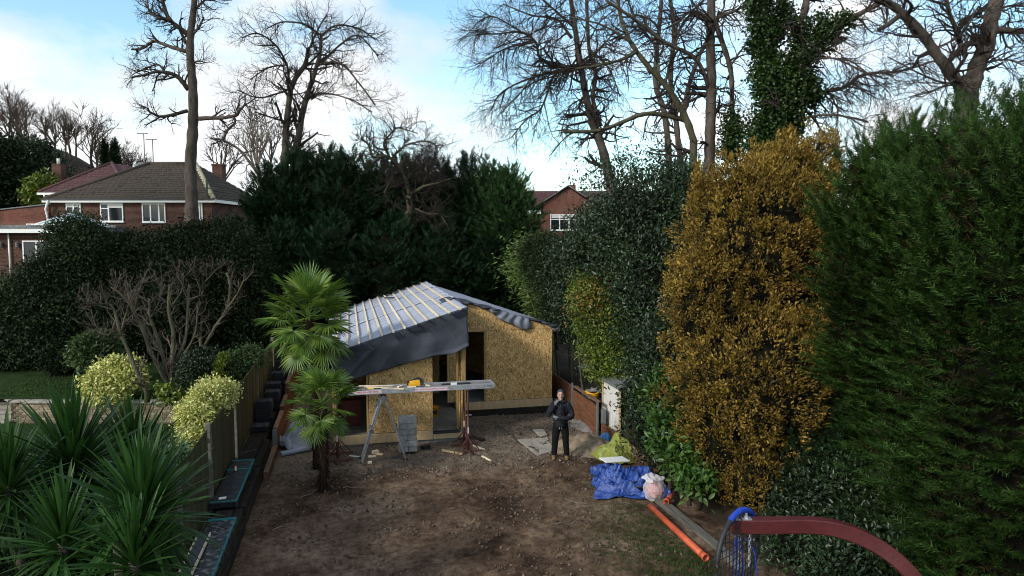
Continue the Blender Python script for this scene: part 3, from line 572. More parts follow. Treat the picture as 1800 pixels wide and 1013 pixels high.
    flap(2.72, 4.55, [.10, .20, .05, .10, .05], 0, 1.); flap(4.25, 5.55, [.05, .26, .30, .42, .30], 0, 2.5, MEMM, .02); flap(5.5, 6.45, [.03, .05, .12], 0, 4.)
    MB().box((6.36, RY + .4, 2.66), (.18, .9, .16), roty(.3)).build('membrane_flap', MEMM, t, bevel=.05)
    lettering('printed_letters', 'EL', .16, PRINT, dr, (2.9, 18.2, roof_left(2.9) - .12), (.9, 0, .3), (-.3, 0, .9))
    # red patterned boards stacked inside, seen through the open bay
    return t
MEMM = mat('membrane_mid', (.11, .12, .15), (.19, .21, .25), 3, .55, 30, .2, .4)
shed()
bk = thing('bucket', 'yellow builder\'s bucket standing just inside the left doorway', 'bucket', (2.42, 20.15, .24))
MB().lathe((2.42, 20.15, .24), [(.001, 0), (.115, 0), (.14, .28), (.15, .285), (.145, .30), (.13, .28)], 18).build('body', YELLOW, bk, smooth=True)
MB().tube([(2.42 + .145 * math.cos(a), 20.15, .50 + .10 * math.sin(a)) for a in np.linspace(0, math.pi, 9)], .006, 5).build('handle', BLACKP, bk)
MB().box((2.42, 20.02, .38), (.12, .012, .12)).build('label_patch', BLACKP, bk)
rb = MB().box((-.0, 19.7, .62), (.55, .3, .74)).box((0, 19.54, .62), (.45, .02, .6)).build('cabinet', plain('red_stain', (.11, .022, .014)), bevel=.01); tag(rb, 'dark red cabinet inside the open left bay', 'cabinet')

# ---------------------------------------------------------------- houses
def tile_roof(parent, name, m, A, B, Cc, D, tw=.33, th=.34):
    """courses of tiles on the plane A-B (eave) to D-C (ridge), local coordinates"""
    A, B, Cc, D = (np.asarray(v, float) for v in (A, B, Cc, D)); n = unit(np.cross(B - A, D - A) if np.linalg.norm(D - A) > .01 else np.cross(B - A, Cc - A)); n = n if n[2] > 0 else -n
    ex = unit(B - A); ey = unit(np.cross(n, ex)); hgt = abs(((D + Cc) / 2 - A) @ ey); rows = int(hgt / th); pos = []; sx = []
    for i in range(rows + 1):
        t_ = min(1, i * th / hgt); l, r_ = A + (D - A) * t_, B + (Cc - B) * t_; L = np.linalg.norm(r_ - l)
        k = max(1, int(L / tw)); off = .5 * (i % 2)
        for j in range(k):
            pos.append(l + ex * (j + .5) * L / k); sx.append(L / k)
    pos = np.array(pos); nn = len(pos); sx = np.array(sx)
    tv = np.array([[-.5, -.08, .0], [-.25, -.08, .035], [.0, -.08, .012], [.25, -.08, .035], [.5, -.08, .0], [-.5, 1., -.03], [-.25, 1., .005], [0, 1, -.018], [.25, 1, .005], [.5, 1, -.03], [-.5, -.08, -.05], [.5, -.08, -.05]])
    tf = np.array([[0, 1, 6, 5], [1, 2, 7, 6], [2, 3, 8, 7], [3, 4, 9, 8], [10, 11, 4, 0], [10, 0, 5, 5]])[:5]
    e2 = ey + n * 0; fr = np.broadcast_to(np.stack([ex, e2, n], 1), (nn, 3, 3)); jit = rng.normal(0, .006, (nn, 1)) * n
    V, F = stamp(tv, tf, pos + jit + n * .03, fr, np.stack([sx * 1.0, np.full(nn, th * 1.05), np.ones(nn)], 1))
    me = np_mesh(name, V, F); o = bpy.data.objects.new(name, me); col.objects.link(o); me.materials.append(m); o.parent = parent; o['kind'] = 'stuff'; return o
def lbox(parent, name, m, c, d, bevel=0, rot=None):
    return MB().box(c, d, rot).build(name, m, parent, local=True, bevel=bevel)
def sub(o): o.location = (0, 0, 0); return o
def window(parent, x, z, w, h, y=-.02, bars=(), trans=(), blind=0):
    """frame, panes and bars; x, z is the lower left corner"""
    root = MB(); f = .07
    for c, d in (((x + w / 2, y, z + f / 2), (w, .10, f)), ((x + w / 2, y, z + h - f / 2), (w, .10, f)), ((x + f / 2, y, z + h / 2), (f, .099, h - 2 * f)), ((x + w - f / 2, y, z + h / 2), (f, .099, h - 2 * f))): root.box(c, d)
    for bx in bars: root.box((x + bx * w, y + .003, z + h / 2), (.085, .09, h - 2 * f))
    for b0, b1, bz in trans: root.box((x + (b0 + b1) / 2 * w, y + .006, z + bz * h), ((b1 - b0) * w - .05, .08, .06))
    wdw = root.build('window', WHITE, parent, local=True); edges = [0, *bars, 1]
    def kid(o): o.parent = wdw; o.location = (0, 0, 0); return o
    for e0, e1 in zip(edges[:-1], edges[1:]): kid(MB().box((x + (e0 + e1) / 2 * w, y - .012, z + h / 2), ((e1 - e0) * w - .02, .01, h - .06)).build('pane', GLASS, None, org=(0, 0, 0)))
    if blind: kid(MB().box((x + w * blind[0], y - .024, z + h * .86), (w * blind[1], .006, h * .2)).build('blind', WHITEG, None, org=(0, 0, 0)))
    kid(MB().box((x + w / 2, y - .06, z - .03), (w + .12, .14, .05)).build('sill', WHITE, None, org=(0, 0, 0))); return wdw
def view_root(px, d, z): p = at(px, 415, d); return np.array([p[0], p[1], z])
# left house: hipped roof, brick, seen over the hedge
hl = thing('brick_house', 'dark brick house with brown hipped tile roof behind the left hedge', 'house', view_root(92, 45, 2.6), rz=-YAW)
EZ = 5.35; Wd, Dp, RZ = 10.5, 9.6, 8.15; r1, r2 = 4.1, 7.35
MB().box((Wd / 2, Dp / 2, EZ / 2), (Wd, Dp, EZ)).build('wall', BRICK, hl, local=True)
rf = MB().add([(-.3, -.3, EZ), (Wd + .3, -.3, EZ), (Wd + .3, Dp + .3, EZ), (-.3, Dp + .3, EZ), (r1, Dp / 2, RZ), (r2, Dp / 2, RZ)], [(0, 1, 5, 4), (1, 2, 5), (2, 3, 4, 5), (3, 0, 4), (3, 2, 1, 0)]).build('roof', ROOFB, hl, local=True)
tile_roof(rf, 'roof_tiles', ROOFB, (-.3, -.3, EZ), (Wd + .3, -.3, EZ), (r2, Dp / 2, RZ), (r1, Dp / 2, RZ)); tile_roof(rf, 'roof_tiles', ROOFB, (Wd + .3, -.3, EZ), (Wd + .3, Dp + .3, EZ), (r2, Dp / 2, RZ), (r2 + .001, Dp / 2, RZ))
def local_tube(parent, name, m, pts, r, sides=7): o = MB().tube(pts, r, sides).build(name, m, None, org=(0, 0, 0), smooth=True); o.parent = parent; o.location = (0, 0, 0); return o
local_tube(rf, 'ridge_tiles', ROOFB, [(r1, Dp / 2, RZ + .04), (r2, Dp / 2, RZ + .04)], .14); local_tube(rf, 'hip_tiles', mat('yellow_hip', (.26, .23, .15), (.40, .36, .24), 3), [(r2, Dp / 2, RZ + .05), (Wd + .25, -.25, EZ + .06)], .16); local_tube(rf, 'hip_tiles', ROOFB, [(r1, Dp / 2, RZ + .05), (-.25, -.25, EZ + .06)], .14)
lbox(hl, 'fascia', WHITE, (Wd / 2, -.32, EZ - .08), (Wd + .7, .04, .2)); lbox(hl, 'fascia', WHITE, (Wd + .33, Dp / 2, EZ - .08), (.04, Dp + .6, .2)); lbox(hl, 'gutter', BLACKP, (Wd / 2, -.40, EZ + .04), (Wd + .7, .11, .09))
lbox(hl, 'soffit', WHITE, (Wd / 2, -.16, EZ - .17), (Wd + .4, .3, .02))
S_ = 45 / FPX
for x0, x1, y1, bars, tr, bl in ((119, 145, 384, (.5,), (), (.5, .94)), (179, 219, 388, (.36,), ((.0, .36, .72),), (.68, .58)), (252, 293, 389, (.36, .72), (), 0), (347, 358, 384, (.5,), (), 0)):
    window(hl, (x0 - 92) * S_, EZ - .3 - (y1 - 358) * S_, (x1 - x0) * S_, (y1 - 356) * S_, bars=bars, trans=tr, blind=bl)
MB().box((Wd - .2, -.14, 5.9), (.10, .10, 1.5)).box((Wd + .1, -.14, 6.1), (.5, .08, .08)).build('vent_pipe', BLACKP, hl, local=True)
local_tube(hl, 'downpipe', WHITE, [(.1, -.36, EZ), (-.15, -.3, EZ - .6), (-.15, -.12, EZ - 1.2), (-.15, -.12, 0)], .07)
MB().box((7.9, 7.5, 7.7), (.75, .7, 1.2)).box((7.9, 7.5, 8.35), (.85, .8, .12)).build('chimney', BRICK, rf, local=True).location = (0, 0, 0)
# house behind it
hb = thing('brick_house', 'further house with dull red tile roof and chimney, behind the brown-roofed house', 'house', view_root(84, 58, 4.0), rz=-YAW)
MB().box((3.4, 5, 2.6), (6.8, 10, 5.2)).build('wall', BRICK, hb, local=True); AX, AZ = 3.0, 8.15
rb2 = MB().add([(-.4, -.4, 5.2), (7.2, -.4, 5.2), (7.2, 10.4, 5.2), (-.4, 10.4, 5.2), (AX, 4.6, AZ), (AX + .6, 6, AZ)], [(0, 1, 4), (1, 2, 5, 4), (2, 3, 5), (3, 0, 4, 5), (3, 2, 1, 0)]).build('roof', ROOFR, hb, local=True)
tile_roof(rb2, 'roof_tiles', ROOFR, (-.4, -.4, 5.2), (7.2, -.4, 5.2), (AX + .01, 4.6, AZ), (AX, 4.6, AZ))
lbox(hb, 'fascia', WHITE, (3.4, -.42, 5.12), (7.7, .04, .18)); local_tube(rb2, 'hip_tiles', ROOFR, [(AX, 4.6, AZ + .05), (-.35, -.35, 5.27)], .15); local_tube(rb2, 'hip_tiles', ROOFR, [(AX, 4.6, AZ + .05), (7.15, -.35, 5.27)], .15)
lbox(hb, 'chimney', BRICK, (-.75, 3, 3.95), (.8, .7, 7.9)); local_tube(hb, 'chimney_pot', WHITEG, [(-.75, 3, 7.9), (-.75, 3, 8.4)], .14)
local_tube(hb, 'downpipe', WHITE, [(.1, -.4, 5.1), (.25, -.2, 4.4), (.25, -.1, 0)], .08)
for px, y0, y1, yy in ((255, 236, 292, 5), (270, 246, 292, 5)):
    a = thing('television_aerial', 'tall thin television aerial mast above the ridge, ' + ('left of two' if px == 255 else 'right of two'), 'aerial', at(px, y1 + 6, 56), 'roof aerials'); o = world_org(a); h = (y1 + 6 - y0) * 56 / FPX
    MB().tube([o, o + [0, 0, h]], .035, 6).build('mast', LEAD, a); mb = MB().tube([o + _r * -.55 + [0, 0, h], o + _r * .35 + [0, 0, h]], .025, 5)
    for k in np.linspace(-.5, .3, 7): mb.tube([o + _r * k + [0, -.25, h], o + _r * k + [0, .25, h]], .014, 4)
    mb.build('antenna', LEAD, a)
ds = thing('satellite_dish', 'grey satellite dish on the brown roof', 'dish', at(249, 296, 50)); o = world_org(ds)
MB().lathe((0, 0, 0), [(.001, 0), (.2, .03), (.4, .12), (.41, .13), (.4, .14), (.2, .05)], 18); mb = MB().lathe((0, 0, 0), [(.001, 0), (.22, .03), (.42, .12), (.43, .13), (.42, .15), (.2, .06)], 18); mb.v = [np.vstack(mb.v) @ rotx(R(75)).T @ rotz(0).T + o]; mb.build('dish', LEAD, ds, smooth=True); MB().tube([o + [0, .1, -.1], o + [0, .3, -.9]], .03, 6).build('arm', LEAD, ds)
# low extension and outbuilding on the far left
ex = thing('brick_extension', 'low brick extension with flat roof and glass lantern at far left', 'building', view_root(-70, 38, 3.25), rz=-YAW)
MB().box((2.65, 4, 1.28), (5.3, 8, 2.55)).build('wall', BRICK, ex, local=True); lbox(ex, 'flat_roof', LEAD, (2.65, 3.8, 2.70), (5.9, 8.6, .24)); lbox(ex, 'fascia', WHITE, (2.65, -.52, 2.62), (5.9, .04, .2)); lbox(ex, 'roof_step', LEAD, (2.65, 4.2, 2.90), (5.4, 7.6, .12))
lan = MB().add([(3.3, 1.2, 2.96), (5.6, 1.2, 2.96), (5.6, 5.0, 2.96), (3.3, 5.0, 2.96), (4.45, 2.4, 3.6), (4.45, 3.8, 3.6)], [(0, 1, 4), (1, 2, 5, 4), (2, 3, 5), (3, 0, 4, 5)]).build('roof_lantern', plain('lantern_glass', (.55, .60, .64), .12, .7), ex, local=True)
for a, b_ in (((3.3, 1.2), (4.45, 2.4)), ((5.6, 1.2), (4.45, 2.4)), ((3.3, 5.0), (4.45, 3.8))): local_tube(lan, 'glazing_bar', WHITE, [(a[0], a[1], 2.99), (b_[0], b_[1], 3.63)], .05, 4)
local_tube(lan, 'glazing_bar', WHITE, [(4.45, 2.4, 3.63), (4.45, 3.8, 3.63)], .05, 4); lbox(ex, 'lantern_kerb', WHITE, (4.45, 3.1, 2.95), (2.5, 4, .14))
window(ex, 3.45, .1, 1.5, 2.0, bars=(.5,)); 
for x in (2.3, 3.2): MB().lathe((x, -.12, 1.75), [(.03, -.05), (.07, 0), (.09, .22), (.03, .28)], 8).build('wall_lamp', LEAD, ex, local=True)
local_tube(ex, 'downpipe', WHITE, [(2.75, -.1, 2.5), (2.75, -.1, 0)], .045)
ob = thing('brick_outbuilding', 'red brick gable wall with small white window, left of the dark house', 'building', view_root(-80, 50, 3.0), rz=-YAW)
MB().poly([(0, 0, 0), (6.95, 0, 0), (6.95, 0, 4.85), (0, 0, 4.1)], (0, 4, 0)).build('wall', BRICK2, ob, local=True); MB().poly([(-.1, -.1, 4.1), (7.05, -.1, 4.87), (7.05, -.1, 4.95), (-.1, -.1, 4.18)], (0, 4.2, 0)).build('coping', LEAD, ob, local=True)
window(ob, 5.3, 2.55, 1.45, .95, bars=(.42,))
# right house
hr = thing('brick_house', 'red brick gabled house with white window behind the bamboo, right of the conifers', 'house', view_root(957, 55, 2.9), rz=-YAW)
S_ = 55 / FPX; gx = (998 - 957) * S_; gz0, gz1 = 5.6 + (415 - 357) * S_ - 2.9, 5.6 + (415 - 330) * S_ - 2.9; wx = 2 * gx
MB().poly([(0, 0, 0), (wx, 0, 0), (wx, 0, gz0), (gx, 0, gz1), (0, 0, gz0)], (0, 7, 0)).build('wall', BRICK2, hr, local=True)
rr = MB().poly([(-.35, -.2, gz0 - .15), (gx, -.2, gz1 + .05), (gx, -.2, gz1 + .17), (-.35, -.2, gz0 - .03)], (0, 7.3, 0)).poly([(gx, -.2, gz1 + .05), (wx + .35, -.2, gz0 - .15), (wx + .35, -.2, gz0 - .03), (gx, -.2, gz1 + .17)], (0, 7.3, 0)).build('roof', ROOFR, hr, local=True)
local_tube(rr, 'verge', LEAD, [(-.35, -.24, gz0 - .08), (gx, -.24, gz1 + .12)], .05, 4); local_tube(rr, 'verge', LEAD, [(wx + .35, -.24, gz0 - .08), (gx, -.24, gz1 + .12)], .05, 4)
mr = MB().add([(-4, 3, gz0 - .2), (14, 3, gz0 - .2), (14, 7, gz1 + .1), (-4, 7, gz1 + .1), (-4, 11, gz0 - .2), (14, 11, gz0 - .2)], [(0, 1, 2, 3), (3, 2, 5, 4)]).build('main_roof', ROOFR, hr, local=True); tile_roof(mr, 'roof_tiles', ROOFR, (-4, 3, gz0 - .2), (gx, 3, gz0 - .2), (gx, 7, gz1 + .1), (-4, 7, gz1 + .1)); tile_roof(mr, 'roof_tiles', ROOFB, (gx, 3, gz0 - .2), (14, 3, gz0 - .2), (14, 7, gz1 + .1), (gx, 7, gz1 + .1))
MB().box((5, 7, 2.3), (18, 7.4, 4.6)).build('main_wall', BRICK2, hr, local=True)
lbox(hr, 'chimney', BRICK2, (2.8, 7, gz1 + .25), (.6, .6, .9)); local_tube(hr, 'mast', LEAD, [(2.5, 6.8, gz1), (2.5, 6.8, gz1 + 1.5)], .03, 5); local_tube(hr, 'mast', LEAD, [(4.5, 6.8, gz1), (4.5, 6.8, gz1 + 1.2)], .03, 5)
wz = 5.6 + (415 - 405) * S_ - 2.9; window(hr, (967 - 957) * S_, wz, 50 * S_, 28 * S_, bars=(.33, .66), trans=((0, .33, .68), (.33, .66, .68), (.66, 1, .68)), blind=(.5, .9))
gs = thing('summerhouse', 'dark outbuilding with pale roof edge between the hedge and the palm', 'building', view_root(455, 33, 2.0), rz=-YAW)
MB().box((.2, 1, 1), (1.6, 2, 2.0)).build('wall', BLACKP, gs, local=True); lbox(gs, 'roof', WHITEG, (.2, 1, 2.06), (1.8, 2.2, .1)); lbox(gs, 'side_panel', STUD, (.95, -.02, .9), (.16, .06, 1.9))

# ---------------------------------------------------------------- fence, walls and edgings
fc = thing('closeboard_fence', 'green-brown vertical board fence with concrete posts along the left boundary', 'fence', (-2.66, 18, .3))
ys = [8.6, 11.4, 13.85, 16.9, 20.9, 25.3, 29.5]; o0 = world_org(fc)
pst = None; brd = None
for y in ys:
    if pst is None: pst = MB().box((0, 0, .85), (.11, .11, 1.82), top=(.9, .9)).build('post', CONC, fc, org=(0, 0, 0), bevel=.008); pst.location = (-.0, y - 18, -.02)
    else: piece(pst, 'post', fc, (0, y - 18, -.02))
for y0, y1 in zip(ys[:-1], ys[1:]):
    n_ = int((y1 - y0 - .1) / .118)
    for k in range(n_):
        y = y0 + .11 + k * .118 + random.uniform(-.004, .004); L = (.0, y - 18, random.uniform(-.012, .008)); rt = (0, 0, R(4) + random.uniform(-.02, .02))
        if brd is None: brd = MB().poly([(.006, -.068, .05), (.018, .068, .05), (.018, .068, 1.66), (.006, -.068, 1.66)], (-.012, 0, 0)).build('board', FENCEW, fc, org=(0, 0, 0)); brd.location = L; brd.rotation_euler = rt
        else: piece(brd, 'board', fc, L, rt)
    MB().box((-2.66, (y0 + y1) / 2, .22), (.04, y1 - y0 - .12, .26)).build('gravel_board', CONC, fc)
    MB().box((-2.70, (y0 + y1) / 2, 1.75), (.05, y1 - y0 - .12, .07)).build('rail', FENCEW, fc)
# neighbour's curved brick wall with stone coping
gwp = thing('garden_wall', 'low curved buff brick retaining wall with stone coping in the left garden', 'wall', at(180, 750, WALL_D))
def wall_path(u):
    s0 = (392 - 900) * WALL_D / FPX; s1 = (34 - 900) * WALL_D / FPX; L = s0 - s1; rr_ = .75
    if u < L: return s0 - u, WALL_D, 0.
    a = min((u - L) / rr_, 2.2); return s1 - rr_ * math.sin(a), WALL_D + rr_ - rr_ * math.cos(a), -a
    
def to_w(s, d, z): return np.array([s * _r[0] + d * math.sin(YAW), s * _r[1] + d * math.cos(YAW), z])
U = ((392 - 34) * WALL_D / FPX) + .75 * 2.0; ow = world_org(gwp)
BRK = mat('buff_brick', (.155, .115, .078), (.30, .235, .17), 4, .9, 60, .4, .2, vary=.38); MORT = mat('mortar', (.15, .13, .105), (.22, .19, .16), 8, .95, 60, .3, .1)
mb = MB(); us = np.linspace(0, U, 40)
for a, b_ in zip(us[:-1], us[1:]):
    (s0, d0, _), (s1, d1, _) = wall_path(a), wall_path(b_); mb.poly([to_w(s0, d0 + .02, .3), to_w(s1, d1 + .02, .3), to_w(s1, d1 + .02, 1.03), to_w(s0, d0 + .02, 1.03)], to_w(0, .16, 0))
mb.build('mortar_core', MORT, gwp)
br0 = None
for c in range(9):
    for k in range(int(U / .225)):
        u = k * .225 + (.1125 if c % 2 else 0) + .11; s, d, a = wall_path(u); p = to_w(s, d + .045, .42 + c * .0725 + .0325); rt = (0, 0, -YAW + a * -1)
        if br0 is None: br0 = MB().box((0, 0, 0), (.213, .09, .0625)).build('brick', BRK, gwp, org=ow); br0.data.transform(Matrix.Translation(Vector(ow))); br0.location = p - ow; br0.rotation_euler = rt
        else: piece(br0, 'brick', gwp, p - ow + rng.normal(0, .002, 3), rt)
for k in range(int(U / .46)):
    s, d, a = wall_path(k * .46 + .23); p = to_w(s, d + .08, 1.06)
    c0 = MB().box((0, 0, 0), (.45, .30, .05), rotz(-YAW - a)).build('coping_stone', SLAB, gwp, org=(0, 0, 0), bevel=.008); c0.location = p - ow
for k in range(3):
    p = to_w((2 - 900) * WALL_D / FPX - .45 - .1 * k, WALL_D + .1 + k * .32, .52 + k * .19); st = MB().box(p, (1.0, .45, .06), rotz(-YAW)).box(p - [0, 0, .1], (.9, .36, .14), rotz(-YAW)).build('step', SLAB, gwp, bevel=.008)
# raised bed behind the old black sleepers, left of the soil
struct(MB().box((-2.38, 19, .1), (.44, 20, .5)).build('raised_bed', DIRT, None))
bw = thing('sleeper_wall', 'old blackened railway sleepers edging the left side of the soil', 'retaining wall', (-2.1, 14, 0))
for k, (y0, y1) in enumerate(((8.8, 11.2), (11.25, 13.6), (13.65, 16.0), (16.05, 18.2))):
    for j in range(2): MB().box((-2.12 - .02 * j + .02 * math.sin(k * 3 + j), (y0 + y1) / 2 + .1 * j, .09 + .21 * j), (.22, y1 - y0 - .03, .20), rotz(.006 * math.sin(k * 5 + j * 2))).build('sleeper', BLACKWOOD, bw, bevel=.015)
MB().box((-2.36, 17.2, .44), (.34, 1.9, .16), rotz(-.02)).build('sleeper', BLACKWOOD, bw, bevel=.015); MB().box((-2.33, 12.9, .42), (.3, 1.0, .14)).build('sleeper', BLACKWOOD, bw, bevel=.015)
rw = thing('timber_edging', 'red-brown sleepers stepping up beside the tile packs, left of the palms', 'retaining wall', (-1.9, 20, 0))
for (y0, y1, z0, z1) in ((16.2, 18.3, .0, .22), (18.45, 20.3, .22, .62), (18.45, 20.6, .0, .22), (20.4, 22.0, .30, .72), (20.5, 23.0, .0, .3), (22.0, 24.2, .55, 1.05), (22.4, 25.0, .0, .55), (24.3, 27.5, .8, 1.3), (24.6, 28, 0, .8)):
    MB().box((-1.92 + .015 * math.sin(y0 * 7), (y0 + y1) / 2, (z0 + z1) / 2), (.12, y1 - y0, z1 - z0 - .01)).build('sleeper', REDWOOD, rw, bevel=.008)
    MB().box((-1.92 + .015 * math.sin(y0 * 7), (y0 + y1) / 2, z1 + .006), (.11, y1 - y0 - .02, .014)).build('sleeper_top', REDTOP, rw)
MB().box((-1.93, 18.38, .3), (.11, .10, .6)).build('steel_post', LEAD, rw)
rt_ = thing('timber_retaining_wall', 'red-brown plank retaining wall with steel posts behind the person', 'retaining wall', (6.78, 19, 0))
for k, (y0, y1) in enumerate(((17.85, 20.0), (20.05, 22.4), (22.45, 25.5))):
    for j in range(4): MB().box((6.74 + .01 * math.sin(k + j * 2.), (y0 + y1) / 2, .12 + .205 * j + .09 * k), (.07, y1 - y0 - .02, .2)).build('plank', REDWOOD, rt_, bevel=.006)
for j in range(2): MB().box((6.80, 15.9, .10 + .2 * j), (.07, 3.6, .195)).build('plank', REDWOOD, rt_, bevel=.006)
for y, h in ((17.8, .98), (20.02, 1.05)):
    MB().box((6.70, y, h / 2), (.05, .012, h)).box((6.70, y + .05, h / 2), (.012, .09, h)).build('steel_post', LEAD, rt_)
MB().box((6.88, 17.84, .55), (.12, .16, .42)).build('meter_box', LEAD, rt_, bevel=.01)
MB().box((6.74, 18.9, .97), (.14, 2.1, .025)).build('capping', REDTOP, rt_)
sh = thing('storage_shed', 'small white plank shed with double doors half hidden by the holly', 'shed', (7.5, 17.6, .3)); X0 = 7.08
MB().box((7.55, 17.76, .85), (.88, 1.2, 1.3)).build('wall', BLACKWOOD, sh); MB().add([(7.0, 17.1, 1.5), (7.0, 18.5, 1.5), (8.1, 18.5, 1.75), (8.1, 17.1, 1.75)], [(0, 1, 2, 3)]).build('roof', LEAD, sh, solid=.04)
for dk, (y0, y1) in enumerate(((17.18, 17.74), (17.76, 18.32))):
    dr_ = MB().box((X0 + .02, (y0 + y1) / 2, .84), (.02, y1 - y0, 1.16)).build('door', WHITEG, sh)
    for j in range(5):
        MB().box((X0, y0 + (j + .5) * (y1 - y0) / 5, .84), (.018, (y1 - y0) / 5 - .008, 1.14)).build('plank', WHITEG, dr_)
    for z in (.38, 1.28): MB().box((X0 - .014, (y0 if dk == 0 else y1) + (.14 if dk == 0 else -.14), z), (.008, .26, .035)).build('hinge', BLACKP, dr_)
    MB().tube(smoothline([(X0 - .01, 17.72 + .06 * dk, 1.0), (X0 - .05, 17.72 + .06 * dk, .93), (X0 - .01, 17.72 + .06 * dk, .84)], 4), .009, 5).build('handle', BLACKP, dr_)
for y in (17.12, 18.38): MB().box((X0 - .005, y, .8), (.04, .07, 1.3)).build('door_frame', TIMBER, sh)
MB().box((X0 - .005, 17.75, .22), (.05, 1.4, .10)).build('sill', TIMBER, sh)

# ---------------------------------------------------------------- site things
# staging board on prop stands
sb = thing('staging_board', 'long aluminium staging board with red hire stickers before the building', 'staging board', (1.7, 17.3, 1.72))
xa, xb, z0 = -.30, 3.62, 1.76; tilt = .012
MB().box((1.66, 17.38, z0), (xb - xa, .44, .03)).build('deck', mat('stained_ply', (.10, .085, .085), (.30, .28, .28), 5, .8, 30, .3, .3, 0, (.6, 4, 1)), sb)
for y in (17.15, 17.61): MB().box((1.66, y, z0 - .02), (xb - xa + .01, .03, .125)).build('side_rail', ALU, sb, bevel=.004)
MB().box((3.61, 17.38, z0 - .02), (.05, .46, .10)).build('end_cap', ALU, sb, bevel=.004)
for x in np.arange(-.2, 3.5, .45): MB().box((x, 17.38, z0 - .05), (.04, .43, .04)).build('cross_bar', ALU, sb)
PINK = plain('sticker_white', (.62, .50, .53), .5); PRT = plain('sticker_red', (.40, .02, .06), .5)
for x0_, x1_, tx in ((.05, .75, 'HIRE 020 8207 9898'), (1.58, 2.42, 'TOOL HIRE & SALES LIMITED 020 8697 9898')):
    st = MB().box(((x0_ + x1_) / 2, 17.1335, z0 - .02), (x1_ - x0_, .003, .082)).build('sticker', PINK, sb)
    lettering('lettering', tx, .047 if len(tx) > 25 else .062, PRT, st, ((x0_ + x1_) / 2, 17.1305, z0 - .02), (1, 0, 0), (0, 0, 1))
lettering('lettering', 'C 0021', .07, BLACKP, sb, (3.45, 17.133, z0 - .02), (1, 0, 0), (0, 0, 1))
def prop(x, y, label, top=1.66):
    t = thing('prop_stand', label, 'prop', (x, y, 0), 'steel props under the staging board')
    MB().tube([(x, y, .08), (x, y, 1.0)], .03, 10).build('outer_tube', STEELP, t, smooth=True); MB().tube([(x, y, 1.0), (x, y, top - .02)], .022, 10).build('inner_tube', STEELP, t, smooth=True)
    MB().box((x, y, top), (.12, .12, .02)).build('head_plate', STEELP, t); MB().tube([(x - .07, y - .02, 1.0), (x + .09, y - .02, 1.0)], .010, 6).build('pin', ALU, t); MB().tube([(x, y, .97), (x, y, 1.03)], .04, 10).build('collar', STEELP, t)
    MB().box((x, y - .032, .60), (.035, .004, .16)).build('sticker', PINK, t)
    for k in range(4):
        a = k * math.pi / 2 + .5; MB().tube([(x, y, .42), (x + .36 * math.cos(a), y + .36 * math.sin(a), .03)], .012, 6).build('brace', STEELP, t)
    MB().box((x, y, .03), (.74, .04, .04), rotz(.06)).build('foot_bar', STEELP, t); MB().box((x, y, .07), (.04, .72, .04), rotz(.06)).build('foot_bar', STEELP, t)
prop(2.93, 17.2, 'front red steel prop under the right end of the staging board'); prop(2.93, 17.85, 'rear red steel prop behind the right end of the staging board', 1.66)
prop(-.35, 17.25, 'front red steel prop at the left end of the board, by the palm'); prop(-.35, 17.85, 'rear red steel prop at the left end of the board', 1.66)
# things on the board
zt = z0 + .016
js = thing('circular_saw', 'yellow and black power saw lying on the staging board', 'saw', (1.62, 17.38, zt)); o = world_org(js)
MB().box(o + [0, 0, .018], (.36, .2, .014)).build('base_plate', LEAD, js); MB().tube([o + [-.17, 0, .09], o + [-.05, 0, .10], o + [.1, 0, .10]], [.055, .07, .06], 10).box(o + [-.04, -.02, .06], (.30, .12, .08)).build('motor_body', YELLOW, js, smooth=False, bevel=.01)
MB().tube(smoothline([o + [-.13, 0, .13], o + [-.02, 0, .20], o + [.10, 0, .20], o + [.15, 0, .12]], 5), .024, 8).build('handle', BLACKP, js, smooth=True); mb = MB().lathe((0, 0, 0), [(.001, -.02), (.09, -.02), (.095, 0), (.09, .02), (.001, .02)], 18); mb.v = [np.vstack(mb.v) @ rotx(R(90)).T + o + [.12, .03, .10]]; mb.build('blade_guard', LEAD, js, smooth=True)
MB().box(o + [-.19, .0, .09], (.07, .09, .10)).build('battery', BLACKP, js, bevel=.01)
def scrap(name, label, cat, c, d, a, m, group=None, ry=0.): return tag(MB().box((0, 0, 0), d, rotz(a) @ roty(ry)).build(name, m, None, org=(0, 0, 0), bevel=.003), label, cat, group)
def put(o, c): o.location = c; ORG[o.name] = np.asarray(c, float); return o
put(scrap('timber_offcut', 'longest pale batten offcut lying across the staging board', 'timber', 0, (1.05, .05, .03), -.45, PALE), (.82, 17.28, zt + .02))
put(scrap('timber_offcut', 'second pale batten offcut crossing the long one on the board', 'timber', 0, (.85, .045, .028), -.2, PALE), (.62, 17.45, zt + .05))
put(scrap('timber_offcut', 'short pale block left of the yellow saw on the board', 'timber', 0, (.2, .06, .03), .9, PALE), (1.22, 17.38, zt + .02))
put(scrap('timber_offcut', 'small pale offcut just below the yellow saw', 'timber', 0, (.22, .06, .03), -.1, PALE), (1.50, 17.24, zt + .02))
put(scrap('timber_offcut', 'short pale stick right of the yellow saw', 'timber', 0, (.16, .05, .03), -.8, PALE), (1.93, 17.33, zt + .02))
hm = thing('hammer', 'hammer with yellow and black handle on the board', 'hammer', (.5, 17.26, zt)); o = world_org(hm)
MB().tube([o + [-.1, .03, .02], o + [.06, -.02, .02]], .018, 6).build('grip', YELLOW, hm); MB().tube([o + [.06, -.02, .02], o + [.24, -.02, .02]], .02, 6).build('handle', BLACKP, hm); MB().box(o + [-.14, .05, .025], (.04, .13, .04)).build('head', LEAD, hm, bevel=.006)
sl = thing('spirit_level', 'thin dark level with white sleeve on the right of the board', 'level', (2.65, 17.36, zt)); o = world_org(sl)
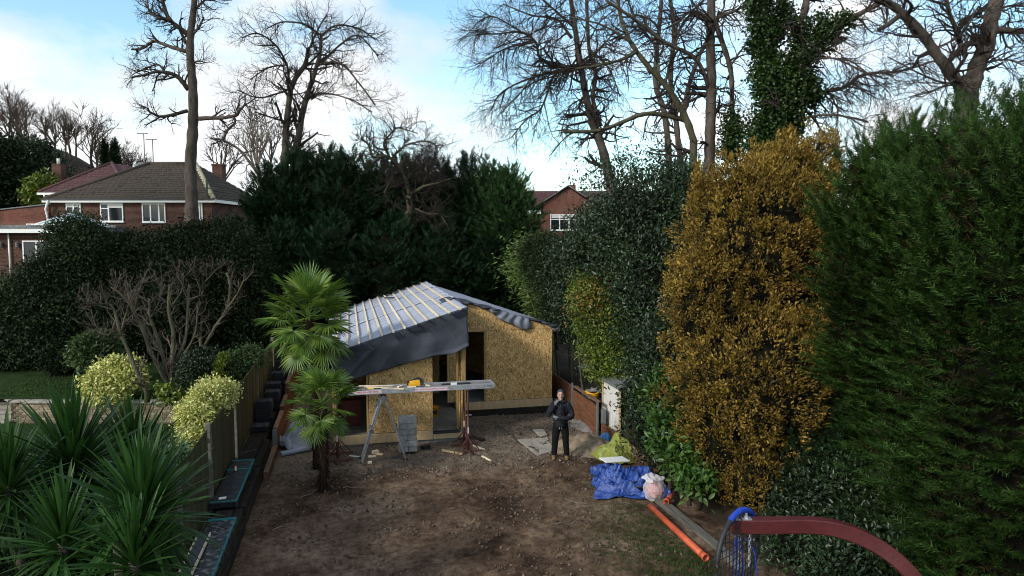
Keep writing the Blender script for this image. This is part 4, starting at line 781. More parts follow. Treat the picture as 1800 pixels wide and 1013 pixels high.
MB().box(o + [0, 0, .02], (.75, .03, .04)).build('body', BLACKP, sl); MB().box(o + [-.06, -.005, .025], (.16, .045, .05)).build('sleeve', WHITE, sl)
# folding ladder set up as an A
ld = thing('folding_ladder', 'grey aluminium folding ladder standing as an A before the chipboard', 'ladder', (.8, 17.0, 0)); top = np.array([.80, 17.15, 1.55]); 
for s_, foot in ((-1, np.array([.22, 16.9, 0])), (1, np.array([1.32, 16.95, 0]))):
    for w in (-.0, .42):
        q = np.array([0, w, 0]); a, b_ = foot + q, top + q + [s_ * .05, 0, 0]; m_ = (a + b_) / 2
        for nm, p0, p1 in (('lower_stile', a, m_), ('upper_stile', m_, b_)): 
            v = p1 - p0; L = np.linalg.norm(v); rot = Vector(v).to_track_quat('Z', 'Y').to_matrix(); MB().box((p0 + p1) / 2, (.062, .028, L), np.array(rot)).build(nm, ALU, ld, bevel=.004)
            for kk in (.25, .5, .75): c_ = p0 + v * kk + [0, -.0, 0]; MB().tube([c_ + [0, -.022, 0], c_ + [0, .012, 0]], .013, 8).build('rung_end', BLACKP, ld)
        MB().tube([m_ + [0, -.035, 0], m_ + [0, .035, 0]], .055, 12).build('hinge', LEAD, ld); MB().box(a + [0, 0, .03], (.08, .045, .06)).build('rubber_foot', BLACKP, ld, bevel=.008)
    for kk in (.13, .31, .62, .8): c_ = foot + (top - foot) * kk; MB().tube([c_, c_ + [0, .42, 0]], .016, 8).build('rung', ALU, ld)
for w in (0, .42): MB().tube([top + [0, w - .04, .0], top + [0, w + .04, 0]], .07, 12).build('top_hinge', LEAD, ld)
# stack of concrete blocks
bx, by, bh = 1.42, 17.66, .152; nm = ['bottom', 'second', 'third', 'fourth', 'fifth', 'top']
for k in range(6):
    sh_ = .015 * math.sin(k * 2.3); y = by + .01 * math.cos(k * 3)
    halves = [(-.117, 'left'), (.117, 'right')] if k != 5 and k != 3 else [(0, 'single')]
    for hx, side in halves:
        w = .462 if side == 'single' else .228
        lb = f'{side} grey concrete block in the {nm[k]} course of the stack by the ladder' if side != 'single' else f'full-width grey concrete block in the {nm[k]} course of the stack by the ladder'
        tag(MB().box((bx + hx + sh_, y, k * bh + bh / 2 + .03), (w, .30, bh - .006), rotz(.02 * math.sin(k * 4 + hx * 9))).build('concrete_block', BLOCK, None, bevel=.006), lb, 'block', 'concrete block stack')
# rubbish around
for i, (px, py, d, a, m, lb) in enumerate(((660, 797, (.16, .12, .08), .4, PALE, 'broken pale timber chunk left of the block stack'), (667, 800, (.2, .06, .05), -.5, TIMBER, 'split timber piece between ladder and block stack'),
        (697, 804, (.22, .14, .02), .2, MEMD, 'dark blue scrap of sheet between the ladder feet'), (654, 803, (.18, .09, .03), -.15, PALE, 'flat pale scrap inside the ladder legs'),
        (795, 795, (.62, .06, .045), -.75, TIMBER, 'wooden stake lying left of the right prop'), (839, 770, (.5, .12, .05), 2.2, BLACKWOOD, 'dark float board leaning right of the right prop'), (845, 786, (.7, .06, .04), 2.05, PALE, 'pale stick on the ground below the float board'),
        (855, 805, (.42, .05, .03), 1.9, PALE, 'pale offcut lying in front of the right prop'), (622, 802, (.3, .06, .02), -.5, WHITE, 'white strip on the gravel beside the left prop'), (650, 817, (.1, .07, .05), 0, PALE, 'small pale lump in front of the ladder'), (748, 786, (.22, .16, .12), .6, BLACKP, 'crumpled black lump at the base of the doorway'))):
    p = gz(px, py, .03); put(scrap('scrap_piece', lb, 'scrap', 0, d, a, m), (p[0], p[1], soil_h(p[0], p[1]) + d[2] / 2 + .004))
for i in range(9):
    x, y = ((-1.1, 15.1), (-.2, 15.4), (-1.5, 13.4), (.7, 12.8), (3.8, 12.3), (4.4, 13.6), (5.0, 12.2), (-.4, 14.4), (2.2, 15.2))[i]; P = [np.array([x, y, soil_h(x, y) + .015])]; a = random.uniform(0, 6.3)
    for k in range(6): a += random.uniform(-.5, .5); q = P[-1] + [.085 * math.cos(a), .085 * math.sin(a), 0]; q[2] = soil_h(q[0], q[1]) + .02; P.append(q)
    tag(MB().tube(P, np.linspace(.012, .005, 7), 5).build('dead_root', TWIGP, None), ('bare root lying on the soil just left of the short palm', 'bare root lying on the soil right of the short palm', 'bare root on the soil near the left sleepers', 'bare twig on the bare soil at mid picture, near the bottom', 'bare twig on the soil left of the orange pipe', 'bare twig on the soil near the blue tarpaulin', 'bare twig on the grass edge by the orange pipe', 'bare root on the dark soil below the short palm', 'bare twig on the soil in front of the block stack')[i], 'twig', 'roots on the soil')
# crumpled cloths
def cloth(name, label, cat, m, c, size, h, seed, n_=46, rot=0., sharp=.16, parent=None, edge=.25):
    G = np.zeros((n_, n_, 3)); s0 = Vector((seed * 3.1, seed * 1.7, seed))
    for i in range(n_):
        for j in range(n_):
            u, v = 2 * i / (n_ - 1) - 1, 2 * j / (n_ - 1) - 1; rr_ = 1 + edge * mnoise.noise(Vector((math.atan2(v, u) * 1.3, seed, 2)))
            x, y = u * size[0] / 2 * rr_, v * size[1] / 2 * rr_; q = max(abs(u), abs(v)); dome = max(0, 1 - q ** 2.2)
            wx, wy = x + .16 * mnoise.noise(Vector((x * 1.7, y * 1.7, seed + 3))), y + .16 * mnoise.noise(Vector((x * 1.7, y * 1.7, seed + 7))); cr = 0.
            for kf in range(8):
                an = kf * 1.07 + seed; fq = (1.5, 1.9, 2.6, 3.3, 4.4, 5.6, 8.3, 11.)[kf]; tt = (wx * math.cos(an) + wy * math.sin(an)) * fq + seed * 1.3 * kf; tw = abs(tt - math.floor(tt) - .5) * 2; am = max(0, .45 + 1.1 * mnoise.noise(Vector((x * 1.4 + kf * 5, y * 1.4, seed)))); cr += am * (tw - .35) / (1 + .55 * kf)
            z = max(.01, h * (dome ** .55) * (.6 + .6 * mnoise.noise(Vector((x * 1.5, y * 1.5, seed)))) + sharp * 1.25 * cr * (.3 + .7 * dome ** .4) + .03)
            G[i, j] = (x + .05 * mnoise.noise(Vector((x * 4, y * 4, seed + 9))), y, z)
    Vv = G.reshape(-1, 3) @ rotz(rot).T + np.asarray(c); o = MB().grid(Vv.reshape(G.shape)).build(name, m, parent, solid=.004, smooth=False)
    return tag(o, label, cat) if parent is None else o
p = gz(1100, 845, .1); cloth('blue_tarpaulin', 'crumpled bright blue tarpaulin heaped at the right edge of the soil', 'tarpaulin', BLUETARP, (p[0] - .02, p[1], 0), (1.5, 1.75), .30, 1.3, 84, -.25, .28)
p = gz(1125, 868, 0); cloth('blue_tarpaulin', 'flat end of blue tarpaulin under the pot and the clear sack', 'tarpaulin', BLUETARP, (p[0] + .12, p[1] - .05, .0), (1.0, .7), .04, 5.3, 30, -.5, .06)
p = gz(1086, 795, .2); cloth('olive_tarpaulin', 'crumpled olive green sheet heaped behind the blue tarpaulin', 'tarpaulin', GREENTARP, (p[0], p[1], .02), (.9, .95), .5, 2.6, 48, .2, .2)
p = gz(1065, 800, .1); cloth('red_sack', 'small crumpled red sack beside the olive sheet', 'sack', REDBAG, (p[0], p[1], 0), (.42, .35), .14, 4.1, 22, .3, .1)
p = gz(1070, 772, .1); cloth('blue_bag', 'small light blue bag behind the olive sheet', 'bag', plain('light_blue', (.05, .17, .38), .45), (p[0], p[1], .05), (.35, .4), .2, 6.1, 20, .3, .1)
p = gz(1080, 811, .38); put(scrap('white_board', 'white board lying across the blue tarpaulin', 'board', 0, (.62, .34, .025), .12, WHITE, ry=.06), (p[0], p[1], .42))
p = gz(1125, 868, .05); pt = thing('plant_pot', 'black plastic pot on the blue tarpaulin', 'pot', (p[0], p[1], .03)); MB().lathe((p[0], p[1], .03), [(.001, 0), (.13, 0), (.16, .2), (.17, .2), (.17, .24), (.15, .24), (.14, .1), (.001, .1)], 18).build('body', BLACKP, pt, smooth=True); MB().box((p[0] + .05, p[1] - .155, .12), (.05, .006, .03)).build('label_patch', WHITE, pt)
# clear sack with red things in it
p = gz(1150, 880, 0); sk = thing('clear_sack', 'clear plastic sack full of red stuff at the tarpaulin edge', 'sack', (p[0], p[1], .02))
def bag(name, m, c, r, seed, k=1.):
    b0 = MB().ball((0, 0, 0), 1, 20, 14); V = np.vstack(b0.v); V = V * (1 + .13 * lump(V * 3.1, 1.7, seed) + .07 * lump(V * 8, 1.3, seed))[:, None] * r * k; V[:, 2] = np.maximum(V[:, 2], -r[2] * .9); b0.v = [V + c]; return b0.build(name, m, sk, smooth=False)
bag('contents', REDBAG, np.array([p[0], p[1], .24]), np.array([.2, .18, .22]), 2., .85)
def film():
    m, nt, b = base_mat('clear_film', .25, .6); b.inputs['Base Color'].default_value = (.75, .72, .74, 1); tr = N(nt, 'ShaderNodeBsdfTransparent'); mx = N(nt, 'ShaderNodeMixShader'); mx.inputs[0].default_value = .42
    nt.links.new(tr.outputs[0], mx.inputs[1]); nt.links.new(b.outputs[0], mx.inputs[2]); nt.links.new(mx.outputs[0], nt.nodes['Material Output'].inputs[0]); return m
FILM = film(); bag('film', FILM, np.array([p[0], p[1], .26]), np.array([.23, .21, .27]), 3.)
cloth('film_neck', '', '', FILM, (p[0] - .02, p[1], .44), (.4, .34), .1, 7.7, 18, .4, .12, parent=sk)
def pipe(name, label, a, b_, r, group=None):
    t = thing(name, label, 'pipe', (np.asarray(a) + b_) / 2, group); a, b_ = np.asarray(a, float), np.asarray(b_, float); v = unit(b_ - a)
    MB().tube([a, b_], r, 18, cap=False).build('barrel', ORANGE, t, smooth=True, solid=.006); MB().tube([a, a + v * .13], r * 1.12, 18, cap=False).build('socket', ORANGE, t, smooth=True, solid=.006); return t
a, b_ = gz(1143, 890, .09), gz(1241, 981, .09); pipe('drain_pipe', 'long straight orange drain pipe lying along the path edge', b_ + [0, 0, .0], a, .057)
a = gz(1170, 884, .1); pipe('drain_pipe', 'short orange pipe offcut beside the clear sack', a + [-.02, -.05, .03], a + [.35, .35, .03], .055)
pe = MB().box((6.32, 11.6, .04), (.20, 3.4, .10), rotz(.015)).build('edging_board', mat('grey_board', (.07, .065, .055), (.15, .14, .12), 4, .9, 40, .4, .2, 0, (4, .5, 1)), None, bevel=.01); tag(pe, 'weathered grey edging board beside the orange pipe', 'board')
# sand, slabs, cable
def heap(name, label, cat, m, c, rx, ry, h, seed):
    n_ = 40; G = np.zeros((n_, n_, 3))
    for i in range(n_):
        for j in range(n_):
            u, v = 2 * i / (n_ - 1) - 1, 2 * j / (n_ - 1) - 1; x, y = c[0] + u * rx, c[1] + v * ry; q = math.hypot(u, v) * (1 + .25 * mnoise.noise(Vector((u * 2, v * 2, seed))))
            G[i, j] = (x, y, soil_h(x, y) - .04 + h * max(0, 1 - q) ** .8 * (1 + .35 * mnoise.fractal(Vector((x * 4, y * 4, seed)), .8, 2, 4)) + (.05 if q < 1 else 0) * max(0, 1 - q))
    return tag(MB().grid(G).build(name, m, None, smooth=True), label, cat)
SAND = mat('sand', (.17, .125, .082), (.30, .235, .165), 5, .95, 50, .7, .1)
p = gz(1032, 782, 0); heap('sand_pile', 'heap of yellow-brown sand between the person and the tarpaulins', 'sand', SAND, (p[0] - .05, p[1] - .1), .95, 1.0, .26, 1.); p = gz(1015, 745, 0); heap('gravel_pile', 'small grey gravel heap beside the plank wall', 'gravel', mat('gravel', (.11, .10, .09), (.26, .245, .225), 30, .95, 40, 1., .1), (p[0] + .25, p[1] - .2), .5, .9, .14, 3.)
for pts, lb in (((910, 774, 962, 771, 975, 793, 945, 803), 'larger pale paving slab lying on the earth left of the person'), ((936, 758, 956, 758, 962, 768, 950, 771), 'smaller pale paving slab behind the larger one')):
    q = [gz(pts[i], pts[i + 1], .0) for i in range(0, 8, 2)]; zz = max(soil_h(v[0], v[1]) for v in q); q = [np.array([v[0], v[1], zz - .02]) for v in q]; tag(MB().poly(q[::-1], (0, 0, .045)).build('paving_slab', SLAB, None, bevel=.006), lb, 'slab')
cp = [(868, 740), (880, 752), (900, 765), (912, 778), (925, 785), (940, 792), (952, 803)]; P = [gz(x, y, 0) for x, y in cp]; P = smoothline(P, 5); P[:, 2] = [soil_h(x, y) + .012 for x, y, _ in P]; tag(MB().tube(P, .011, 6).build('power_cable', BLACKP, None, smooth=True), 'black power cable snaking over the earth left of the person', 'cable')
MEMG = mat('membrane_grey', (.22, .235, .28), (.40, .42, .47), 2, .55, 12, .1, .4)
# roll and folded sheet of membrane by the palms
cloth('membrane_sheet', 'crumpled light grey roofing membrane by the palm trunks', 'membrane', MEMG, (-1.32, 18.85, .02), (1.0, 1.1), .35, 3.4, 26, .5, .4)
tag(MB().tube([(-1.75, 18.0, .07), (-1.05, 18.35, .07)], .065, 14).build('membrane_roll', MEMB, None, smooth=True), 'grey membrane roll end lying before the crumpled sheet', 'roll')
# packs of roof tiles between fence and timber edging
ordn = ['nearest', 'second', 'third', 'fourth', 'fifth', 'sixth', 'seventh']
for i, (x, y, n_, zb) in enumerate(((-2.4, 19.35, 3, .36), (-2.38, 20.2, 13, .36), (-2.30, 21.6, 12, .36), (-2.36, 22.6, 13, .36), (-2.34, 23.8, 15, .36), (-2.32, 25.2, 17, .4), (-2.32, 26.6, 19, .45))):
    tp = thing('tile_pack', f'{ordn[i]} pack of dark roof tiles along the fence, counting from the camera' if i else 'low remnant of dark tiles nearest the camera along the fence', 'roof tiles', (x, y, zb), 'tile packs along the fence'); t0 = None
    struct_ = None
    for k in range(n_):
        L = (.012 * math.sin(k * 7 + i), .01 * math.cos(k * 5), .01 + k * .048); rt = (0, 0, .03 * math.sin(k * 3.1 + i * 2))
        if t0 is None: t0 = MB().poly([(-.21, -.2, 0), (.21, -.2, 0), (.21, -.2, .03), (.12, -.2, .042), (0, -.2, .03), (-.12, -.2, .042), (-.21, -.2, .03)], (0, .42, 0)).build('tile', TILE, tp, org=(0, 0, 0)); t0.location = L; t0.rotation_euler = rt
        else: piece(t0, 'tile', tp, L, rt)
    for s_ in (-.1, .12): MB().box((x + s_, y, zb + n_ * .048 / 2 + .02), (.016, .45, n_ * .048 + .012)).build('strap', BLACKP, tp)
tb = MB().box((-2.08, 22.4, .75), (.02, .45, .5), roty(.35)).build('spare_tile', TILE, None, bevel=.004); tag(tb, 'single dark tile leaning against the third tile pack', 'roof tile')
# black film-wrapped packs with teal ends
FLECK = mat('flecked_black_film', (.010, .011, .014), (.016, .018, .022), 9, .35, 30, .2, .5, c3=(.30, .30, .31)); FLK1 = mat('black_film', (.008, .009, .012), (.014, .015, .019), 9, .35, 30, .3, .5, c3=(.06, .062, .07))
for (x, y0, y1, z, h, m, lb, tl) in ((-2.36, 13.45, 16.0, .50, .12, FLK1, 'black film-wrapped pack with teal ends on the sleepers, further one', ((0, .03), (.72, .76), (.96, 1.0))), (-2.27, 10.4, 12.85, .46, .10, FLECK, 'white-flecked black pack with teal edges nearest the camera', ((.94, 1.), ))):
    t = thing('wrapped_pack', lb, 'pack', (x, (y0 + y1) / 2, z)); MB().box((x, (y0 + y1) / 2, z + h / 2), (.46, y1 - y0, h)).build('body', m, t, bevel=.012)
    for a, b_ in tl: MB().box((x, y0 + (a + b_) / 2 * (y1 - y0), z + h / 2 + .002), (.47, (b_ - a) * (y1 - y0) * .6, h + .006)).build('teal_band', TEAL, t)
    MB().box((x + .225, (y0 + y1) / 2, z + h - .004), (.03, (y1 - y0) * .98, .014)).build('teal_edge', TEAL, t)
    MB().box((x - .05, y0 + .22, z + h + .004), (.13, .12, .004)).build('paper_label', WHITE, t)
put(scrap('timber_offcut', 'short yellowish stick lying on the further black pack', 'timber', 0, (.04, .22, .03), .15, PALE), (-2.42, 15.3, .65))
wb = thing('edged_board', 'blue-grey board with wooden edge strips propped by the near black pack', 'board', (-2.45, 11.2, .6)); MB().box((-2.42, 11.25, .63), (.17, 1.5, .02)).build('panel', plain('slate_blue', (.05, .06, .085), .5), wb)
for x in (-2.51, -2.325): MB().box((x, 11.25, .64), (.02, 1.5, .05)).build('edge_strip', PALE, wb)
# yellow rope heap and grey roll on the plank wall
p = np.array([6.95, 18.9, .78]); rp = thing('rope_heap', 'tangled yellow rope in a tray on top of the plank wall', 'rope', p); MB().box(p + [0, 0, .03], (.4, .5, .06)).build('tray', BLACKP, rp)
for k in range(5): MB().tube([p + [(.13 + .02 * k) * math.cos(a) , (.17 + .015 * k) * math.sin(a), .09 + .035 * k + .02 * math.sin(a * 3 + k)] for a in np.linspace(0, 2 * math.pi, 22)], .024, 6).build('coil', YELLOW, rp, smooth=True)
MB().tube([p + [-.1, .3, .18], p + [.1, -.05, .30]], .06, 10).build('grey_tube', LEAD, rp, smooth=True); MB().box(p + [.12, .0, .27], (.22, .4, .04), roty(.4)).build('grey_sheet', MEMM, rp, bevel=.01)
for (px, py, lb, c) in ((1050, 655, 'pale rock lying in the shade beyond the plank wall', (.4, .3)), (1030, 652, 'second pale rock in the shade behind the shed corner', (.3, .25))):
    p = gz(px, py, .55); b0 = MB().ball((0, 0, 0), 1, 12, 8); V = np.vstack(b0.v); V = V * (1 + .18 * lump(V * 2.2, 1.5, px))[:, None] * [c[0], c[1], .2]; b0.v = [V + [p[0], p[1], .62]]; tag(b0.build('rock', BLOCK, None, smooth=False), lb, 'rock')
# swing beam with the nest swing hooked over its end
sw = thing('swing_frame', 'curved red timber swing beam rising from the lower right corner', 'swing', (6.6, 6.2, 0))
def beam():
    pts = np.array([at(x, y, d) for x, y, d in ((1283, 922, 8.2), (1340, 924, 8.15), (1420, 923, 8.1), (1480, 932, 8.0), (1540, 958, 7.9), (1590, 998, 7.8), (1625, 1050, 7.75), (1645, 1130, 7.75))]); low = pts[-1].copy(); low[2] = 0.; pts = np.vstack([pts, low])
    P = smoothline(pts, 5); T = unit(np.gradient(P, axis=0)); side = np.array([0, 0, 0]) + unit(np.array([math.sin(YAW), math.cos(YAW), 0])); Nn = unit(np.cross(T, side)); h, w = .085, .07; mb = MB(); n_ = len(P); rows = []
    for a, b_ in ((-1, -1), (1, -1), (1, 1), (-1, 1)): rows.append(P + Nn * h * a + side * w * b_)
    G = np.stack(rows, 1).reshape(-1, 3); F = [(i * 4 + j, i * 4 + (j + 1) % 4, (i + 1) * 4 + (j + 1) % 4, (i + 1) * 4 + j) for i in range(n_ - 1) for j in range(4)] + [(3, 2, 1, 0), tuple((n_ - 1) * 4 + j for j in range(4))]
    mb.add(G, F).build('beam', REDBEAM, sw, bevel=.012); return P
BP = beam()
for px in (1292, 1312):
    q = at(px, 912, 8.15); q[2] = BP[0][2] + .085; MB().box(q + [0, 0, .006], (.11, .09, .012), rotz(-YAW)).build('plate', ALU, sw); MB().tube([q, q + [0, 0, .07]], .014, 8).build('bolt', ALU, sw); MB().tube([q + [0, 0, .012], q + [0, 0, .035]], .026, 6).build('nut', ALU, sw)
for px in (1300, 1318):
    q = at(px, 940, 8.15); q[2] = BP[0][2] - .09; t_ = np.linspace(0, 1, 14); ch = MB()
    for k in range(9): c = q + [0, 0, -.02 - k * .045]; ch.tube([c + np.array([.018 * math.cos(a) * (1 if k % 2 else .3), .018 * math.cos(a) * (.3 if k % 2 else 1), .028 * math.sin(a)]) for a in np.linspace(0, 2 * math.pi, 9)], .006, 5)
    ch.build('chain', ALU, sw)
ns = thing('nest_swing', 'black padded ring of a nest swing with blue rope hooked over the beam end', 'swing seat', at(1297, 1100, 8.3)); cR = at(1297, 985, 8.2); cR[2] = BP[0][2] + .17 - .52
ax1 = unit(_r * .70 + np.array([math.sin(YAW), math.cos(YAW), 0]) * .717); ring = lambda a, r_: cR + ax1 * r_ * math.cos(a) + np.array([0, 0, 1.]) * r_ * math.sin(a) 
MB().tube([ring(a, .52) for a in np.linspace(0, 2 * math.pi, 49)], .03, 10).build('ring', BLACKP, ns, smooth=True)
for a0 in np.arange(.75, 2.0, .055): MB().tube([ring(a, .52) for a in (a0, a0 + .026, a0 + .05)], [.034, .038, .034], 8).build('wrap', BLUEROPE, ns, smooth=True)
net = MB()
for k in np.linspace(-.42, .42, 11):
    l = math.sqrt(.5 ** 2 - k * k); net.tube([cR + ax1 * k + np.array([0, 0, l * s_]) + _f * -.06 * (1 - s_ * s_) for s_ in (-1, -.5, 0, .5, 1)], .006, 4); net.tube([cR + np.array([0, 0, k]) + ax1 * l * s_ + _f * -.06 * (1 - s_ * s_) for s_ in (-1, -.5, 0, .5, 1)], .006, 4)
net.build('net', BLACKP, ns)
for k, (dx, r_) in enumerate(((-.05, .007), (-.015, .009), (.02, .009), (.06, .007), (.2, .006))): MB().tube(smoothline([cR + _r * dx * .4 + [0, 0, .30 - .1 * (k > 0)], cR + _r * dx + [0, 0, .0], cR + _r * dx * 1.2 + [0, 0, -.45]], 5), r_, 7).build('rope', BLUEROPE, ns, smooth=True)

# ---------------------------------------------------------------- person
SKIN = plain('skin', (.42, .25, .19), .5, vary=.06); NAVY = mat('navy_jacket', (.006, .007, .011), (.016, .018, .025), 12, .8, 13, .9, .25, dist=.05); BLK = mat('black_trousers', (.004, .004, .005), (.009, .009, .010), 9, .9, 12, .8, .15, dist=.05); TANB = mat('tan_boots', (.13, .07, .03), (.24, .145, .07), 12, .8, 40, .3, .3); GREYK = mat('grey_knit', (.035, .042, .052), (.07, .08, .095), 40, .95, 120, .6, .1); GLOVE = plain('grey_glove', (.13, .14, .155), .8)
def person():
    f0 = gz(985, 807, 0); f0 = np.array([f0[0], f0[1], soil_h(f0[0], f0[1]) - .005]); t = thing('person', 'standing person in dark hooded jacket, knit cap and tan boots, hand raised to the face', 'person', f0, rz=math.atan2(f0[1], f0[0]) - math.pi / 2)
    def rm(mb, name, m, vox, parent=t, sm=4):
        o = mb.build(name, m, None, org=(0, 0, 0), smooth=True); o.parent = parent; o.location = (0, 0, 0); md = o.modifiers.new('r', 'REMESH'); md.mode = 'VOXEL'; md.voxel_size = vox; md.use_smooth_shade = True; s_ = o.modifiers.new('s', 'SMOOTH'); s_.iterations = sm; s_.factor = .5; return o
    def ch(mb, pts, rad, sides=12, flat=None):
        P = smoothline(pts, 5); r_ = np.interp(np.linspace(0, len(rad) - 1, len(P)), np.arange(len(rad)), rad); mb.tube(P, r_, sides, flat=flat)
        if flat is None: mb.ball(P[0], r_[0] * .98, 10, 7).ball(P[-1], r_[-1] * .98, 10, 7)
    Lh, Rh = (-.09, 0, .93), (.09, 0, .93)
    body = MB(); body.ball((0, 0, 1.20), (.14, .10, .34)); ch(body, [(0, 0, 1.38), (0, -.01, 1.50), (0, -.015, 1.58)], [.07, .058, .06])
    body.ball((0, -.02, 1.64), (.076, .095, .115), 16, 12).ball((0, -.05, 1.585), (.058, .062, .06), 12, 9); body.tube([(0, -.108, 1.665), (0, -.128, 1.632), (0, -.118, 1.618)], [.011, .017, .012], 8); body.ball((0, -.112, 1.59), (.03, .012, .012)).ball((0, -.10, 1.545), (.026, .02, .02))
    for s_ in (-1, 1): body.ball((.078 * s_, -.005, 1.63), (.012, .022, .034)).ball((.03 * s_, -.108, 1.675), (.022, .012, .008))
    for s_, hip in ((-1, Lh), (1, Rh)): ch(body, [hip, (.12 * s_, -.02, .50), (.155 * s_, .0, .12)], [.07, .05, .04])
    ch(body, [(-.18, 0, 1.41), (-.29, -.06, 1.17), (-.15, -.19, 1.40)], [.04, .03, .022]); ch(body, [(.18, 0, 1.41), (.265, -.04, 1.14), (.10, -.17, 1.10)], [.04, .03, .022])
    b_ = rm(body, 'body', SKIN, .0115, sm=2)
    for s_ in (-1, 1): 
        e = MB().ball((.031 * s_, -.1, 1.655), (.014, .012, .008), 10, 7).build('eye', WHITE, None, org=(0, 0, 0), smooth=True); e.parent = b_; e2 = MB().ball((.031 * s_, -.109, 1.655), (.006, .005, .006), 8, 6).build('iris', BLACKP, None, org=(0, 0, 0)); e2.parent = b_
        e3 = MB().tube([(.012 * s_, -.115, 1.683), (.03 * s_, -.117, 1.690), (.052 * s_, -.105, 1.684)], .005, 5).build('eyebrow', BLK, None, org=(0, 0, 0)); e3.parent = b_
    mth = MB().tube([(-.026, -.118, 1.596), (0, -.128, 1.588), (.026, -.118, 1.596)], .006, 6).build('mouth', plain('teeth', (.6, .52, .47), .4), None, org=(0, 0, 0)); mth.parent = b_
    jk = MB(); jk.ball((0, .0, 1.26), (.205, .135, .25), 16, 12).ball((0, 0, 1.02), (.20, .14, .15), 16, 10).tube([(0, 0, .86), (0, 0, 1.0), (0, 0, 1.2), (0, 0, 1.38), (0, 0, 1.47)], [.20, .205, .20, .185, .09], 18, flat=(1, .7)).ball((0, .03, 1.46), (.15, .11, .07), 14, 9)
    ch(jk, [(-.185, .0, 1.40), (-.265, -.02, 1.27), (-.305, -.07, 1.15), (-.225, -.15, 1.28), (-.15, -.20, 1.42)], [.076, .070, .063, .055, .045]); ch(jk, [(.185, .0, 1.40), (.255, .0, 1.27), (.285, -.05, 1.12), (.14, -.17, 1.09), (-.04, -.21, 1.11)], [.076, .070, .064, .055, .045])
    jo = rm(jk, 'jacket', NAVY, .014); zp = MB().box((.0, -.150, 1.18), (.012, .01, .5)).build('zip', LEAD, None, org=(0, 0, 0)); zp.parent = jo
    for s_ in (-.035, .03):
        c0 = MB().tube([(s_, -.15, .90), (s_ + .005, -.16, .82)], .006, 5).build('drawstring', WHITE, None, org=(0, 0, 0)); c0.parent = jo
    tr = MB(); tr.ball((0, 0, .90), (.175, .12, .12), 14, 9)
    for s_ in (-1, 1): ch(tr, [(.085 * s_, 0, .90), (.115 * s_, -.01, .68), (.13 * s_, -.02, .48), (.15 * s_, .0, .26), (.158 * s_, .0, .145)], [.108, .098, .082, .076, .072])
    rm(tr, 'trousers', BLK, .014)
    for s_ in (-1, 1):
        bo = MB(); bo.tube([(.158 * s_, .005, .19), (.158 * s_, .005, .08)], [.058, .062], 14).ball((.165 * s_, -.07, .055), (.052, .125, .05), 14, 9).ball((.158 * s_, .02, .05), (.05, .06, .05)); o = rm(bo, 'boot', TANB, .011, sm=2); so = MB().box((.164 * s_, -.05, .012), (.095, .25, .024)).build('sole', BLACKP, None, org=(0, 0, 0), bevel=.01); so.parent = o
    hd = MB(); hd.ball((0, .012, 1.665), (.098, .102, .122), 18, 12); cut = MB(); V = np.vstack(hd.v); V[:, 1] = np.maximum(V[:, 1], np.where(V[:, 2] < 1.70, .0, -.2)); hd.v = [V]; rm(hd, 'knit_cap', GREYK, .011, sm=3)
    hb_ = MB(); hb_.tube([(.12 * math.cos(a), .02 + .085 * math.sin(a), 1.50 + .025 * math.sin(a)) for a in np.linspace(0, 2 * math.pi, 20)], .042, 10); rm(hb_, 'hood', NAVY, .013)
    def hand(name, w, d, nrm, m, curl):
        w, d, nrm = np.asarray(w, float), unit(d), unit(nrm); x = np.cross(d, nrm); mb = MB(); mb.tube([w, w + d * .045, w + d * .085], [.026, .036, .034], 10, flat=(1, 1)); 
        for k in range(4):
            b0 = w + d * .08 + x * (.027 - .018 * k); L = (.07, .08, .075, .058)[k]; p1 = b0 + d * L * .45 - nrm * 0 + nrm * curl * L * .3; p2 = p1 + d * L * .3 * (1 - curl * .6) + nrm * curl * L * .5; p3 = p2 + d * L * .12 + nrm * curl * L * .35; mb.tube(smoothline([b0, p1, p2, p3], 3), np.linspace(.0095, .0075, 10), 7)
        b0 = w + d * .03 + x * .03; mb.tube(smoothline([b0, b0 + x * .025 + d * .025 + nrm * .01, b0 + x * .028 + d * .055 + nrm * .025], 3), np.linspace(.012, .009, 7), 7); return rm(mb, name, m, .006, sm=1)
    hand('glove', (-.135, -.205, 1.435), (.38, .12, .9), (.5, .75, -.2), GLOVE, .5); hand('glove', (-.05, -.212, 1.115), (-.95, .05, .2), (0, 1, .1), GLOVE, .5)
    return t
person()

